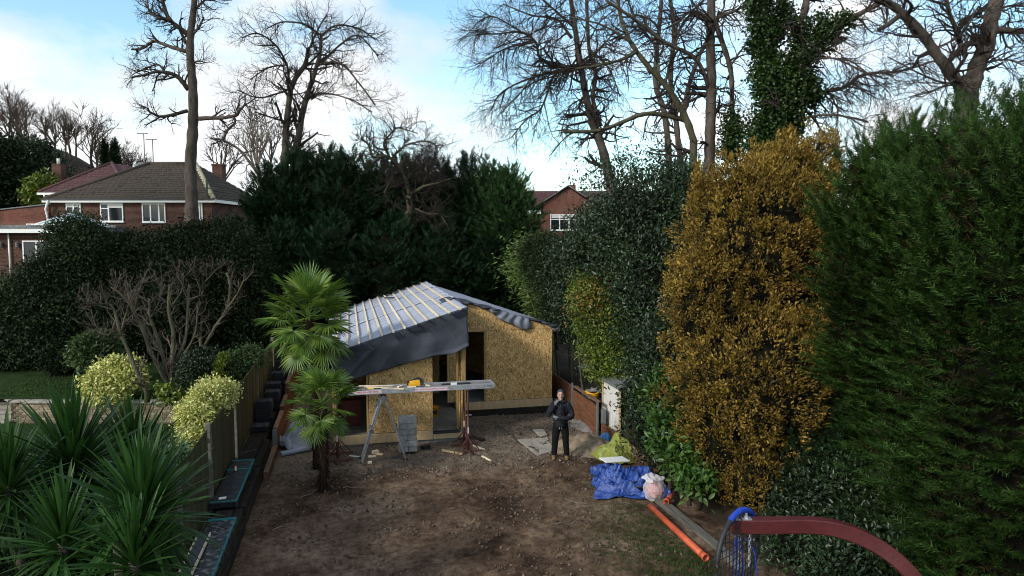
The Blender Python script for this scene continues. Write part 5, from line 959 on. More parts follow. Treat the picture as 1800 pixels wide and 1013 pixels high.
# ---------------------------------------------------------------- bare trees
def lv(k1=3, k2=4, k3=3, L1=(.9, 2.2), L2=(.5, 1.2), L3=(.3, .75), up=.06, curl=.25, r=.02, wig=.24):
    return [dict(k=k1, L=L1, ang=.95, up=up, wig=wig, curl=curl, rf=.5, rmin=r), dict(k=k2, L=L2, ang=.85, up=up, wig=wig, curl=curl, rf=.55, rmin=r * .68), dict(k=k3, L=L3, ang=.8, up=up * 1.5, wig=wig, curl=curl, rf=.6, rmin=r * .5)]
bare_tree('bare_tree', 'tall lopped bare tree rising before the brown-roofed house', BARK, BARKB, [
    ([(336, 367), (334, 300), (340, 221), (338, 158), (334, 91), (338, 39), (341, 0), (345, -60)], 36, 36, 23, 8, 0),
    ([(332, 158), (310, 134), (279, 126), (254, 132), (231, 136)], 36, 34.5, 9, 3, 2), ([(290, 128), (279, 114), (262, 118), (240, 128)], 35.3, 35, 5, 2, 2), ([(328, 91), (290, 79), (271, 73), (250, 85), (231, 87)], 36, 37, 8, 3, 2),
    ([(330, 61), (298, 34), (285, 0), (280, -30)], 36, 35, 9, 5, 2), ([(326, 75), (310, 45), (265, 24), (259, -5)], 36, 37.5, 6, 3, 2), ([(300, 36), (275, 30), (255, 8)], 35.3, 35, 5, 3, 2),
    ([(330, 195), (287, 205), (265, 198), (259, 189)], 36, 35, 7, 3, 2), ([(350, 209), (409, 205), (422, 193), (433, 182)], 36, 35, 8, 3, 2), ([(409, 205), (413, 215), (398, 232), (393, 246)], 35.2, 34.8, 5, 4, 1), ([(369, 243), (393, 247), (425, 268), (462, 318)], 35, 34, 3, 5, 1),
    ([(340, 60), (352, 45), (358, 30)], 36, 35.5, 4, 3, 2), ([(336, 112), (350, 108), (360, 110)], 36, 35.5, 3, 2, 2), ([(338, 20), (355, 5), (365, -4)], 36, 36, 5, 3, 2)], 1.6, lv(2, 4, 2, (.5, 1.4), (.3, .8), (.2, .5), r=.013))
bare_tree('bare_tree', 'twin-trunked bare tree rising behind the left dark conifers', BARK, BARKB, [
    ([(500, 276), (504, 221), (511, 158), (535, 114), (543, 87)], 42, 42, 14, 6, 2), ([(517, 276), (529, 213), (543, 158), (559, 110), (565, 63)], 42, 42, 14, 5, 2, 'root'),
    ([(508, 146), (504, 114), (484, 79), (452, 59), (425, 67)], 42, 40, 5, 2, 3), ([(565, 63), (535, 43), (496, 39), (470, 50)], 42, 41, 4, 2, 3), ([(563, 114), (598, 79), (630, 63), (665, 99)], 42, 43.5, 5, 2, 3), ([(571, 110), (602, 114), (634, 150), (660, 185)], 42, 40, 5, 2, 3),
    ([(547, 174), (567, 164), (614, 174), (654, 197)], 42, 40.5, 4, 2, 3), ([(508, 158), (456, 172), (417, 158)], 42, 41, 4, 2, 3), ([(498, 213), (472, 205), (448, 197)], 42, 41, 4, 2, 2), ([(565, 63), (590, 45), (630, 50), (660, 70)], 42, 44, 4, 2, 3), ([(543, 87), (560, 50), (575, 25)], 42, 43, 4, 2, 3), ([(504, 114), (470, 120), (440, 140)], 42, 43, 3, 2, 3)], 2.8, lv(2, 4, 4, (.9, 2.2), (.5, 1.2), (.3, .8), r=.012))
bare_tree('bare_tree', 'small twisted bare tree standing against the dark conifer row', BARKM, BARKB, [
    ([(713, 402), (720, 370), (721, 342)], 29.6, 29.6, 16, 12, 1), ([(721, 342), (713, 317), (702, 292), (681, 275), (656, 276), (648, 255), (634, 243)], 29.5, 28.4, 9, 3, 2), ([(684, 275), (675, 253), (690, 232), (702, 225), (734, 235)], 29.4, 28.4, 5, 2, 2), ([(721, 342), (745, 328), (768, 322), (791, 314)], 29.5, 28.6, 7, 2, 2),
    ([(690, 275), (720, 253), (755, 250), (770, 262)], 29.4, 28.4, 4, 2, 3), ([(730, 367), (750, 375), (773, 378), (785, 395)], 29.5, 28.6, 3, 1.5, 3), ([(713, 317), (740, 290), (765, 285)], 29.5, 28.4, 4, 2, 3), ([(702, 292), (690, 310), (675, 340)], 29.4, 28.4, 3, 1.5, 2), ([(745, 328), (750, 300), (745, 275)], 29.4, 28.4, 3, 1.5, 3)], 1.2, lv(3, 4, 3, (.5, 1.2), (.3, .7), (.15, .4), r=.012, wig=.34, curl=-.1))
bare_tree('bare_tree', 'leaning bare tree with drooping upturned twigs, leftmost of the right-hand group', BARK, BARKB, [
    ([(1075, 335), (1058, 262), (1040, 208), (1028, 161), (1018, 101), (1011, 50), (1003, 0), (998, -40)], 34, 34, 18, 6, 1), ([(1055, 222), (1042, 170), (1047, 127), (1035, 84), (1031, 0), (1028, -40)], 34, 34.6, 9, 5, 2),
    ([(1017, 116), (984, 117), (951, 104), (941, 74), (917, 57), (867, 60), (833, 54)], 34, 31.5, 8, 2, 3), ([(1001, 124), (974, 134), (951, 191), (927, 208), (900, 241)], 34, 32, 5, 2, 3), ([(1005, 67), (978, 34), (934, 27), (884, 7)], 34, 35, 6, 2, 3), ([(1015, 118), (944, 134), (884, 161), (862, 195)], 34, 35, 5, 2, 3),
    ([(1020, 110), (1060, 80), (1090, 40)], 34, 33, 5, 2, 3), ([(1011, 50), (960, 5), (930, -20)], 34, 33, 5, 2, 3), ([(1030, 170), (1000, 190), (985, 240)], 34, 33, 3, 2, 3), ([(941, 74), (890, 85), (850, 110)], 32.6, 32, 4, 2, 4), ([(917, 57), (870, 30), (845, 35)], 32, 32, 3, 2, 4), ([(974, 134), (930, 150), (880, 200)], 33.4, 32, 3, 2, 4), ([(1033, 84), (1070, 120), (1090, 170)], 34.3, 33.5, 3, 2, 3)], 2.0, lv(3, 4, 3, (1.0, 2.3), (.6, 1.4), (.4, .9), up=-.03, curl=.6, r=.009))
bare_tree('bare_tree', 'bare tree with diagonal trunk and one long low sawn branch pointing left', BARKM, BARKB, [
    ([(1219, 248), (1196, 188), (1169, 151), (1119, 91), (1095, 44), (1085, 0)], 27, 26, 13, 6, 1), ([(1208, 213), (1169, 203), (1129, 201), (1088, 218), (1045, 231), (991, 231)], 27, 25.5, 9, 6, 1), ([(1119, 91), (1095, 104), (1048, 116), (1005, 122)], 26.3, 25.5, 7, 4, 2),
    ([(1110, 75), (1060, 45), (1000, 30)], 26.2, 26, 5, 2, 3), ([(1160, 140), (1150, 80), (1130, 20)], 26.6, 27.5, 5, 2, 3), ([(1169, 151), (1180, 100), (1200, 40)], 26.6, 26, 5, 3, 3)], .8, lv(2, 3, 3, (.7, 1.7), (.4, 1.0), (.3, .7), up=.0, curl=.45, r=.010))
bare_tree('bare_tree', 'bare tree with three close upright trunks behind the diagonal one', BARK, BARKB, [
    ([(1176, 295), (1169, 201), (1152, 151), (1156, 84), (1162, 0), (1165, -40)], 33, 33, 12, 6, 2), ([(1196, 280), (1189, 218), (1179, 151), (1184, 67), (1179, 0), (1178, -40)], 33, 33.4, 11, 6, 2, 'root'), ([(1199, 205), (1216, 134), (1236, 84), (1260, 30)], 33, 32.5, 10, 5, 2), ([(1156, 84), (1120, 40), (1100, -10)], 33, 34, 6, 3, 3), ([(1184, 67), (1210, 30), (1240, -5)], 33, 32, 6, 3, 3), ([(1162, 70), (1119, 37), (1065, 0)], 33, 32, 7, 5, 3)], 1.6, lv(2, 3, 3, (.8, 2.0), (.5, 1.2), (.3, .8), up=.0, curl=.4, r=.0115))
bare_tree('bare_tree', 'straight thick bare trunk just left of the ivy-covered tree', BARK, BARKB, [
    ([(1246, 290), (1249, 220), (1250, 151), (1249, 80), (1249, 34), (1252, -40)], 25.5, 25.5, 20, 14, 1), ([(1246, 155), (1226, 107), (1190, 85), (1162, 70), (1119, 37), (1065, 0)], 25.5, 24, 8, 5, 2), ([(1287, 240), (1287, 187), (1283, 117), (1263, 57), (1255, 30)], 25.2, 25.5, 8, 9, 2), ([(1250, 36), (1217, 20), (1190, 40), (1170, 50)], 25.5, 25, 8, 3, 3), ([(1256, 32), (1290, 20), (1317, 5)], 25.5, 25, 7, 4, 3), ([(1283, 117), (1310, 80), (1330, 70)], 25.2, 24.6, 4, 2, 3), ([(1252, 160), (1280, 155), (1300, 165)], 25.4, 25, 4, 2, 2)], .8, lv(2, 3, 3, (.6, 1.5), (.4, 1.0), (.25, .6), up=-.05, curl=.3, r=.009))
ivt = bare_tree('ivy_tree', 'ivy-covered tree with two leafy stems above the golden conifer', BARK, BARKB, [
    ([(1355, 260), (1350, 170), (1345, 100), (1334, 0), (1330, -40)], 23.5, 23.5, 26, 14, 0), ([(1370, 230), (1393, 160), (1407, 100), (1410, 37), (1422, -20)], 23.5, 23.2, 22, 12, 1), ([(1400, 125), (1440, 75), (1483, 40), (1540, 10), (1580, -10)], 23.3, 22, 12, 7, 2), ([(1355, 110), (1372, 40), (1380, -20)], 23.5, 23.7, 12, 10, 1),
    ([(1400, 195), (1447, 163), (1487, 153), (1517, 132), (1583, 125), (1643, 107)], 23.4, 21.5, 10, 3, 3), ([(1385, 214), (1450, 202), (1490, 206), (1525, 214)], 23.4, 22, 5, 4, 1), ([(1383, 135), (1417, 110), (1467, 103), (1517, 127), (1560, 140)], 23.2, 21.5, 5, 2, 3), ([(1447, 163), (1470, 175), (1473, 210)], 22.9, 22.5, 3, 2, 2), ([(1467, 103), (1500, 110), (1560, 160)], 22.5, 21.6, 4, 2, 3)], .8, lv(2, 4, 3, (.6, 1.5), (.4, 1.0), (.25, .6), up=-.12, curl=.2, r=.009))
def pxblobs(L, fl=.8): return [(*at(x, y, d), r * d / FPX, r * d / FPX * fl, (r if len(v) == 0 else v[0]) * d / FPX) for x, y, d, r, *v in L]
ib = pxblobs([(1350, 240, 23.4, 28, 45), (1378, 205, 23.3, 26, 40), (1348, 140, 23.4, 20, 45), (1340, 70, 23.4, 15, 42), (1333, 5, 23.5, 12, 40), (1374, 30, 23.5, 10, 35), (1396, 150, 23.2, 20, 36), (1410, 105, 23.1, 15, 26), (1420, 165, 23.1, 16, 24), (1432, 82, 23.1, 15), (1458, 60, 22.9, 11), (1487, 38, 22.6, 8), (1288, 240, 25, 14, 40), (1405, 55, 23.2, 9, 22), (1445, 45, 23, 7, 14)])
leafy('ivy', ivt, IVY, ib, 1300, 34, .095, .16, LEAF, .95, .5, 5.0, .5, back=.6)
bare_tree('bare_tree', 'big forked bare tree rising above the right-hand cypress hedge', BARK, BARKB, [
    ([(1698, 200), (1700, 160), (1690, 145)], 17, 17, 38, 33, 0), ([(1690, 150), (1665, 120), (1643, 90), (1600, 37), (1567, 10), (1520, -10)], 17, 16.5, 22, 12, 1), ([(1702, 155), (1720, 117), (1740, 50), (1752, -5), (1760, -60)], 17, 17.3, 31, 22, 1), ([(1697, 100), (1680, 53), (1667, 17), (1660, -20)], 17, 16.5, 9, 6, 3), ([(1745, 53), (1790, 55), (1850, 58)], 17.1, 16.8, 12, 10, 2), ([(1722, 75), (1690, 80)], 17, 16.6, 8, 10, 0), ([(1580, 28), (1562, 43), (1545, 52)], 16.6, 16.3, 9, 7, 0), ([(1555, 50), (1560, 25), (1560, -5)], 16.4, 16.6, 4, 3, 1),
    ([(1735, 110), (1770, 105), (1810, 120)], 17, 16.5, 4, 2, 4), ([(1690, 150), (1640, 140), (1560, 100)], 17, 16, 5, 2, 3), ([(1680, 140), (1640, 160), (1600, 170)], 16.9, 16, 5, 2, 3), ([(1600, 37), (1560, 60), (1520, 80)], 16.6, 16, 3, 1.5, 3), ([(1745, 20), (1780, 10), (1820, 15)], 17.2, 17, 5, 3, 4), ([(1640, 88), (1690, 60), (1720, 10)], 16.8, 16.2, 4, 2, 3)], .8, lv(2, 4, 3, (.5, 1.3), (.3, .8), (.2, .5), up=.05, curl=.2, r=.007))
TWIGD = bark_mat('twig_grey', (.055, .042, .036), (.135, .11, .09))
# pollarded shrubs in the left garden
for i, (lb, bz, L) in enumerate((('leaning bare pollarded shrub beside the yellow variegated bush', 1.1, [([(258, 691), (235, 640), (212, 585), (200, 545), (186, 530)], 18.6, 18.6, 8, 4, 2), ([(200, 545), (170, 535), (158, 525)], 18.6, 18.3, 4, 2, 3), ([(205, 560), (190, 590), (170, 575), (160, 545)], 18.6, 18.2, 3, 2, 3), ([(212, 585), (225, 540), (232, 510)], 18.6, 18.8, 4, 2, 3)]),
        ('wide many-stemmed bare pollarded shrub in the middle of the left garden', 1.1, [([(300, 680), (270, 630), (255, 590), (235, 545), (225, 515)], 19.3, 19, 9, 5, 2), ([(300, 680), (285, 620), (265, 560), (262, 525)], 19.3, 19.8, 8, 4, 2), ([(302, 680), (303, 640), (305, 590), (297, 545), (298, 500)], 19.3, 19.1, 10, 5, 2), ([(306, 678), (308, 640), (325, 600), (330, 545), (332, 500)], 19.3, 19.5, 8, 4, 2), ([(308, 640), (335, 605), (345, 575), (348, 540)], 19.4, 19.2, 5, 3, 2), ([(285, 620), (250, 570), (215, 560)], 19.5, 19.2, 4, 2, 3), ([(265, 560), (280, 530), (290, 500)], 19.6, 19.3, 4, 2, 3), ([(297, 545), (320, 510), (322, 480)], 19.2, 19, 4, 2, 3), ([(236, 545), (215, 520), (195, 505)], 19.1, 18.9, 4, 2, 3), ([(236, 545), (245, 510), (255, 490)], 19.1, 19, 4, 2, 3)]),
        ('bare pollarded shrub behind the dark round bush, nearest the palm', 1.2, [([(353, 616), (354, 570), (356, 520), (358, 480)], 24, 24, 7, 4, 2), ([(356, 616), (378, 575), (398, 545), (405, 500), (398, 480)], 24, 23.6, 7, 4, 2), ([(398, 545), (418, 515), (432, 485)], 23.7, 23.4, 4, 3, 3), ([(356, 520), (345, 490), (340, 475)], 24, 23.7, 3, 2, 3), ([(357, 500), (375, 480), (385, 470)], 24, 23.8, 3, 2, 3)]))):
    bare_tree('pollarded_shrub', lb, BARKM, TWIGD, L, bz, lv(1, 3, 2, (.35, .75), (.2, .45), (.1, .25), up=.2, curl=.3, r=.010), 'bare pollarded shrubs')
# far wood on the hill, far bare trees, two dark cypresses
def bare_template(seed):
    g = np.random.default_rng(seed); P = np.array([[[0, 0, 0], [.02, 0, .15], [.0, .02, .3], [-.02, 0, .45], [0, 0, .62]]], float); Rr = np.array([[.025, .022, .018, .014, .01]])
    Vs, Fs, n_ = [], [], 0
    for k, L in ((9, (.3, .55)), (5, (.15, .32)), (4, (.08, .2))):
        P, Rr = kids(P, Rr, k, L, .75, .12, .2, .3, .6, .1, .0035, 3); V, F = many_tubes(P, Rr, 3); Vs.append(V); Fs.append(F + n_); n_ += len(V)
    V, F = many_tubes(np.array([[[0, 0, 0], [.02, 0, .15], [.0, .02, .3], [-.02, 0, .45], [0, 0, .62]]]), np.array([[.025, .022, .018, .014, .01]]), 5); Vs.append(V); Fs.append(F + n_); return np.vstack(Vs), np.vstack(Fs)
WOOD = island_mat('winter_wood', [(.034, .024, .018), (.055, .040, .030), (.085, .065, .046)])
T1 = [bare_template(s) for s in range(3)]; Vs, Fs, n_ = [], [], 0
for i in range(54):
    d = random.uniform(72, 122); px = random.uniform(-140, 330) if i < 45 else random.uniform(200, 330); p = at(px, 415, d); z = float(terrain(np.array([p[0]]), np.array([p[1]]))[0]); V, F = T1[i % 3]; h = random.uniform(8, 11) * (1 if px < 180 else .8)
    Vs.append(V @ rotz(i * 1.7).T * [h * .85, h * .85, h] + [p[0], p[1], z - .3]); Fs.append(F + n_); n_ += len(V)
tag(link(np_mesh('hillside_wood', np.vstack(Vs), np.vstack(Fs)), 'hillside_wood', WOOD, None, (0, 0, 0)), 'brown leafless wood on the hill at upper left', 'wood', kind='stuff')
for i, (px, py, d, h, lb) in enumerate(((392, 330, 75, 7.5, 'far bare round tree just right of the tall lopped trunk'), (455, 320, 62, 8, 'far pale bare tree left of the twin-trunked tree'), (478, 310, 70, 7, 'far bare tree nearest the twin-trunked tree'), (-138, 330, 36, 12, 'bare tree at the left frame edge with only branch tips showing'))):
    p = at(px, py, d); t = thing('bare_tree', lb, 'tree', (p[0], p[1], p[2] - 1.5)); V, F = T1[i % 3]; link(np_mesh('crown', V @ rotz(i).T * [h * .9, h * .9, h + 1.5], F), 'crown', WOOD if i != 1 else TWIGP, t, (p[0], p[1], p[2] - 1.5), 'stuff')
for px, top, lb in ((186, 250, 'left of two dark columnar cypresses above the red roof'), (203, 246, 'right of two dark columnar cypresses above the red roof')):
    p = at(px, 300, 66); H = (300 - top) * 66 / FPX + 3; conifer('columnar_cypress', lb, (p[0], p[1], p[2] - 3), H, .55, LEY_D, 420, 6, .5, .35, SPRAY_S, 3., 1.2, 'columnar cypresses', .3, .3)

# ---------------------------------------------------------------- evergreen trees and hedges
TZ = lambda p: float(terrain(np.array([p[0]]), np.array([p[1]]))[0])
def evergreen(name, label, cat, m, blobs, clumps, per, size, group=None, stems=(), ztop=None, **kw):
    B = np.array(blobs, float); c = (B[:, :3] * B[:, 3:4]).sum(0) / B[:, 3].sum(); z = kw.get('zmin', (B[:, 2] - B[:, 5]).min()); t = thing(name, label, cat, (c[0], c[1], z), group)
    st = MB(); big = B[np.argsort(-B[:, 3])][:4]
    for b in big: st.tube(smoothline([(c[0] * .3 + b[0] * .7, c[1] * .3 + b[1] * .7, z), (b[0] * .6 + c[0] * .4, b[1] * .6 + c[1] * .4, (z + b[2]) / 2), (b[0], b[1], b[2] + b[5] * .4)], 4), np.linspace(.05, .02, 9) * max(1, b[3]), 6)
    st.build('stems', BARKB, t, smooth=True); core('shade_core', t, INNER_SHADE, blobs, kw.pop('ck', .72), z); leafy('foliage', t, m, blobs, clumps, per, size, **kw); return t
# row of dark cypresses across the back
specs = [(480, 322, 31.0, 40), (522, 300, 31.5, 44), (568, 288, 32, 52), (616, 300, 31.2, 52), (664, 310, 31.8, 54), (718, 304, 32.4, 56), (778, 314, 31.4, 54), (832, 308, 31.0, 50)]
pos_w = ['leftmost', 'second from left', 'third from left', 'fourth from left', 'fifth from left', 'sixth from left', 'seventh from left', 'eighth from left']
for i, (px, top, d, hw) in enumerate(specs):
    p = at(px, top, d); z = TZ(p) - .3; conifer('cypress_tree', f'dark green cypress in the row behind the new building, {pos_w[i]}', (p[0], p[1], z), p[2] - z + .5, hw * d / FPX * 1.35, LEY_D, 700, 9, 1.0, .5, SPRAY_S, 6.5, .42, 'dark cypress row', .12, .6, (random.uniform(-.2, .2), 0), .5, i * 1.3)
p = at(905, 318, 29.5); z = TZ(p) - .3; conifer('cypress_tree', 'mid-green rounded cypress at the right end of the dark row', (p[0], p[1], z), p[2] - z + .35, 1.6, LEY_M, 760, 11, .85, .38, SPRAY_S, 4.5, .45, None, .15, .6, (-.25, 0), .45, 3.)
p = at(860, 310, 30); z = TZ(p) - .3; conifer('cypress_tree', 'mid-green cypress joined to the left of the rounded one', (p[0], p[1], z), p[2] - z + .35, 1.5, LEY_M, 600, 12, .85, .38, SPRAY_S, 3.6, .4, None, .15, .6, (0, 0), .4, 5.)
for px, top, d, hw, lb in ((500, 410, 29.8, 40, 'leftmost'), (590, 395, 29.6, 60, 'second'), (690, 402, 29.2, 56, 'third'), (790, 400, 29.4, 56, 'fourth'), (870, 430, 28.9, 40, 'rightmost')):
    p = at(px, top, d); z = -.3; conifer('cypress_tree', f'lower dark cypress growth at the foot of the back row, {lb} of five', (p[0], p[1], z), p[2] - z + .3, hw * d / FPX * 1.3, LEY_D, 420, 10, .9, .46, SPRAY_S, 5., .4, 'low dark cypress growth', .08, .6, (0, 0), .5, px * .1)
# left laurel hedge, rhododendron, dark trees at the frame edge
hb_ = pxblobs([(185, 490, 26, 70, 72), (285, 476, 25.5, 85, 70), (375, 462, 25.5, 75, 72), (425, 485, 25, 48, 70), (330, 530, 25, 90, 90), (220, 550, 25, 90, 80), (435, 545, 25, 42, 85), (120, 570, 25, 70, 80), (310, 560, 26, 80, 90), (395, 560, 25.5, 60, 80)])
evergreen('laurel_hedge', 'big dark evergreen hedge mass in front of the brown-roofed house', 'hedge', LAUREL, hb_, 3900, 18, .115, zmin=1.15, sig=.17, amp=.16, depth=.2, seed=1., back=.12)
rb_ = pxblobs([(138, 455, 24.5, 48, 72), (92, 500, 24, 45, 48), (30, 545, 23.8, 60, 52), (-40, 570, 23.8, 60, 60), (110, 540, 24, 60, 60), (50, 590, 23.6, 70, 60), (0, 600, 23.5, 60, 50)])
evergreen('rhododendron_hedge', 'paler evergreen shrub mass sloping down to the lawn at far left', 'hedge', RHODO, rb_, 2500, 19, .115, zmin=1.15, sig=.2, amp=.16, depth=.2, seed=4., back=.12)
for i, (px, py, d, r, v, m, lb) in enumerate(((-15, 330, 62, 75, 95, LAUREL, 'dark evergreen tree at the left frame edge behind the extension'), (60, 320, 70, 45, 70, HOLLY, 'dark blue-green tree left of the chimney'), (76, 338, 60, 11, 16, PHOTIN, 'small yellow-green tree beside the red-roofed house'))):
    evergreen('evergreen_tree', lb, 'tree', m, pxblobs([(px, py, d, r, v), (px + r * .4, py + v * .4, d, r * .8, v * .7), (px - r * .5, py + v * .3, d, r * .8, v * .7)]), 700, 16, .36, sig=.42, amp=.25, depth=.3, seed=i, back=.1)
# left garden shrubs
def shrub(name, label, m, L, clumps, per, size, **kw): return evergreen(name, label, 'shrub', m, pxblobs(L, .9), clumps, per, size, **kw)
shrub('variegated_bush', 'yellow variegated bush on the lawn edge behind the brick wall', VARIEG, [(185, 675, 18.9, 30, 26), (224, 664, 19.0, 24, 22), (205, 655, 19.1, 27, 22), (168, 690, 18.8, 15, 17), (232, 645, 19.1, 12, 12), (196, 700, 18.7, 22, 14)], 460, 18, .10, sig=.085, tpl=OVAL, wid=.55, zmin=1.1, amp=.32, fr=4.)
shrub('dark_bush', 'low dark bush at the hedge foot, left of the small glossy bush', LAUREL, [(108, 630, 22.4, 28, 27)], 350, 16, .10, sig=.1, zmin=1.12); shrub('glossy_bush', 'small glossy-leaved bush just behind the yellow variegated bush', PRIVET, [(165, 620, 20.8, 32, 28), (180, 610, 21, 20, 18)], 420, 12, .15, sig=.1, tpl=OVAL, wid=.4, zmin=1.12)
shrub('round_bush', 'dark clipped round bush right of the bare pollarded shrubs', HOLLY, [(350, 655, 19.2, 31, 38), (362, 640, 19.2, 24, 26)], 560, 22, .07, sig=.07, zmin=1.1, amp=.05)
shrub('loose_bush', 'loose green bush leaning along the fence top', PRIVET, [(440, 628, 20.2, 20, 16), (418, 642, 19.8, 22, 20), (398, 660, 19.5, 20, 24)], 420, 18, .075, sig=.11, zmin=1.1, amp=.25); shrub('small_conifer', 'little yellow-green upright conifer before the loose bush', PHOTIN, [(393, 640, 19.0, 7, 20), (385, 650, 19.0, 8, 16)], 90, 16, .07, sig=.04, zmin=1.1, up=.9)
shrub('variegated_hedge', 'cream variegated shrub spilling over the fence', VARIEG, [(388, 692, 15.2, 19, 18), (364, 712, 14.8, 26, 27), (345, 745, 14.4, 25, 36), (338, 778, 14.0, 19, 22), (370, 690, 15.4, 18, 16), (402, 686, 15.6, 10, 10), (330, 730, 14.4, 12, 18)], 950, 22, .055, sig=.075, tpl=LEAF, wid=.65, zmin=.5, amp=.28, fr=4.)
shrub('sage_bush', 'grey-green small-leaved shrub under the cream variegated one', BLUEG, [(312, 830, 13, 34, 40), (285, 860, 12.6, 40, 42), (300, 835, 13, 30, 34)], 620, 26, .05, sig=.09, zmin=.45, amp=.12)
shrub('leafy_seedling', 'sparse yellow-leaved young shrub before the pollarded shrubs', PHOTIN, [(300, 695, 18.5, 16, 12), (283, 690, 18.5, 8, 8)], 46, 9, .11, sig=.09, tpl=OVAL, wid=.6, ck=.25)
# right side: holly mass, shrubs, bamboo
hy = pxblobs([(1130, 400, 20.5, 85, 85), (1195, 370, 20.8, 45, 75), (1060, 430, 22, 70, 62), (1160, 520, 19.5, 85, 110), (1010, 480, 23.5, 46, 66), (1085, 545, 20.5, 60, 80), (1190, 650, 17.5, 66, 110), (1140, 640, 18.6, 36, 75), (1020, 545, 22.5, 40, 60), (1200, 330, 22, 32, 36), (1150, 760, 16, 40, 55), (1120, 715, 17.2, 16, 44)])
ext = np.array([at(rng.normal(1060, 32), rng.normal(318, 20), rng.uniform(20.5, 23)) for _ in range(46)] + [at(rng.normal(1140, 26), rng.normal(300, 22), rng.uniform(20.5, 22)) for _ in range(46)] + [at(rng.normal(1100, 10), rng.uniform(280, 340), 21.5) for _ in range(26)])
evergreen('holly_tree', 'large dark glossy holly mass between the bamboo and the golden conifer', 'tree', HOLLY, hy, 3500, 21, .105, zmin=.35, sig=.19, amp=.22, depth=.22, seed=2., back=.1, extra=ext, ck=.74)
pt_ = evergreen('photinia_shrub', 'yellow-green shrub with bronze tips in front of the holly', 'shrub', PHOTIN, pxblobs([(1048, 545, 20.3, 32, 44), (1075, 575, 20.2, 38, 48), (1058, 610, 20.1, 30, 40), (1092, 625, 19.8, 32, 40), (1108, 655, 19.6, 24, 30), (1028, 522, 20.5, 18, 26), (1085, 522, 20.4, 24, 26), (1060, 640, 20, 22, 30)]), 1000, 24, .08, zmin=.45, sig=.17, amp=.45, seed=6., fr=4.); leafy('young_leaves', pt_, REDTIP, pxblobs([(1052, 528, 20.1, 44, 34), (1085, 540, 20.1, 30, 36)]), 70, 16, .08, .2, amp=.5)
evergreen('cherry_laurel', 'bright big-leaved laurel at the foot of the holly beside the tarpaulin', 'shrub', CHERRYL, pxblobs([(1175, 760, 14.5, 28, 42), (1205, 800, 14.0, 30, 38), (1160, 700, 15.2, 20, 34), (1225, 845, 13.4, 22, 22), (1180, 680, 15.4, 16, 26)]), 280, 12, .145, zmin=.2, sig=.13, tpl=OVAL, wid=.48, amp=.25, seed=8.)
evergreen('privet_shrub', 'grey-green small-leaved shrub beside the bamboo above the building corner', 'shrub', RHODO, pxblobs([(965, 470, 24.5, 36, 52), (985, 530, 24, 32, 55), (945, 450, 24.8, 26, 30)]), 900, 22, .09, zmin=1.6, sig=.15, amp=.2, seed=9., back=.15)
bbp = at(965, 590, 25.2); bb = thing('bamboo', 'tall pale green bamboo clump right of the mid-green cypress', 'bamboo', (bbp[0], bbp[1], .4)); culm = MB(); tips = []
for i in range(11):
    bx_ = bbp + np.array([rng.normal(0, .22), rng.normal(0, .25), 0]); bx_[2] = .4; tx = at(rng.uniform(885, 965), rng.uniform(418, 470), 25.2 + rng.normal(0, .3)); P = smoothline([bx_, bx_ * .45 + tx * .55 + [.22, 0, .5], tx], 6); culm.tube(P, np.linspace(.028, .008, len(P)), 6); tips += [P[j] for j in range(4, len(P))]
culm.build('culms', mat('bamboo_culm', (.16, .15, .05), (.30, .27, .11), 4), bb, smooth=True); tips = np.array(tips); k = np.repeat(np.arange(len(tips)), 44); n_ = len(k); d = unit(np.column_stack([rng.normal(0, .8, n_) - .35, rng.normal(0, .7, n_), -.55 + .5 * rng.random(n_)])); pp = tips[k] + rng.normal(size=(n_, 3)) * [.24, .24, .22] + [-.1, 0, 0]; V, F = stamp(*LEAF, pp, frames(d, rvec(n_)), np.stack([np.full(n_, .035), .2 * (.6 + .8 * rng.random(n_)), np.full(n_, .05)], 1)); link(np_mesh('leaves', V - world_org(bb), F), 'leaves', BAMBOO, bb, world_org(bb), 'stuff')
for i, (px, py, d, w) in enumerate(((975, 560, 25, 5), (998, 560, 23.5, 6), (1020, 640, 21, 5))):
    bt = at(px, py + 90, d); tp_ = at(px - 6, py - 75, d); tag(MB().tube(smoothline([(bt[0] + .15, bt[1], .4), (bt + tp_) / 2 + [.05, 0, 0], tp_], 5), np.linspace(w, w * .5, 11) / 2 * d / FPX, 7).build('young_tree', BARKM, None, smooth=True), ('bare upright stem at the foot of the bamboo', 'taller bare mossy stem right of the building corner', 'bare stem in the shade under the holly')[i], 'stem')
# golden conifer
gy = at(1355, 600, 15.2); gz_ = .4; gb = pxblobs([(1340, 480, 15.4, 150, 200), (1400, 380, 15.6, 85, 150), (1295, 400, 15.4, 80, 120), (1250, 540, 14.8, 80, 110), (1330, 680, 14.6, 150, 150), (1270, 780, 14.0, 70, 100), (1395, 700, 14.6, 80, 120), (1320, 850, 13.6, 66, 60)], .85)
gt = thing('golden_conifer', 'large golden-yellow conifer between the holly and the green cypress', 'tree', (gy[0], gy[1], gz_)); MB().tube([(gy[0], gy[1], gz_), (gy[0], gy[1], 6.6)], [.22, .03], 8).build('trunk', BARKB, gt, smooth=True); core('shade_core', gt, INNER_SHADE, gb, .74, gz_)
leafy('inner_twigs', gt, BROWNED, [(*b[:3], b[3] * .86, b[4] * .86, b[5] * .86) for b in gb], 800, 9, .15, .12, tpl=SPRAY_S, wid=1., amp=.25, fr=3.4, depth=.2, zmin=gz_, back=.05)
P, Nn = shell(gb, 2300, .30, 3.6, .24, .04, gz_, 2.)
tops = []
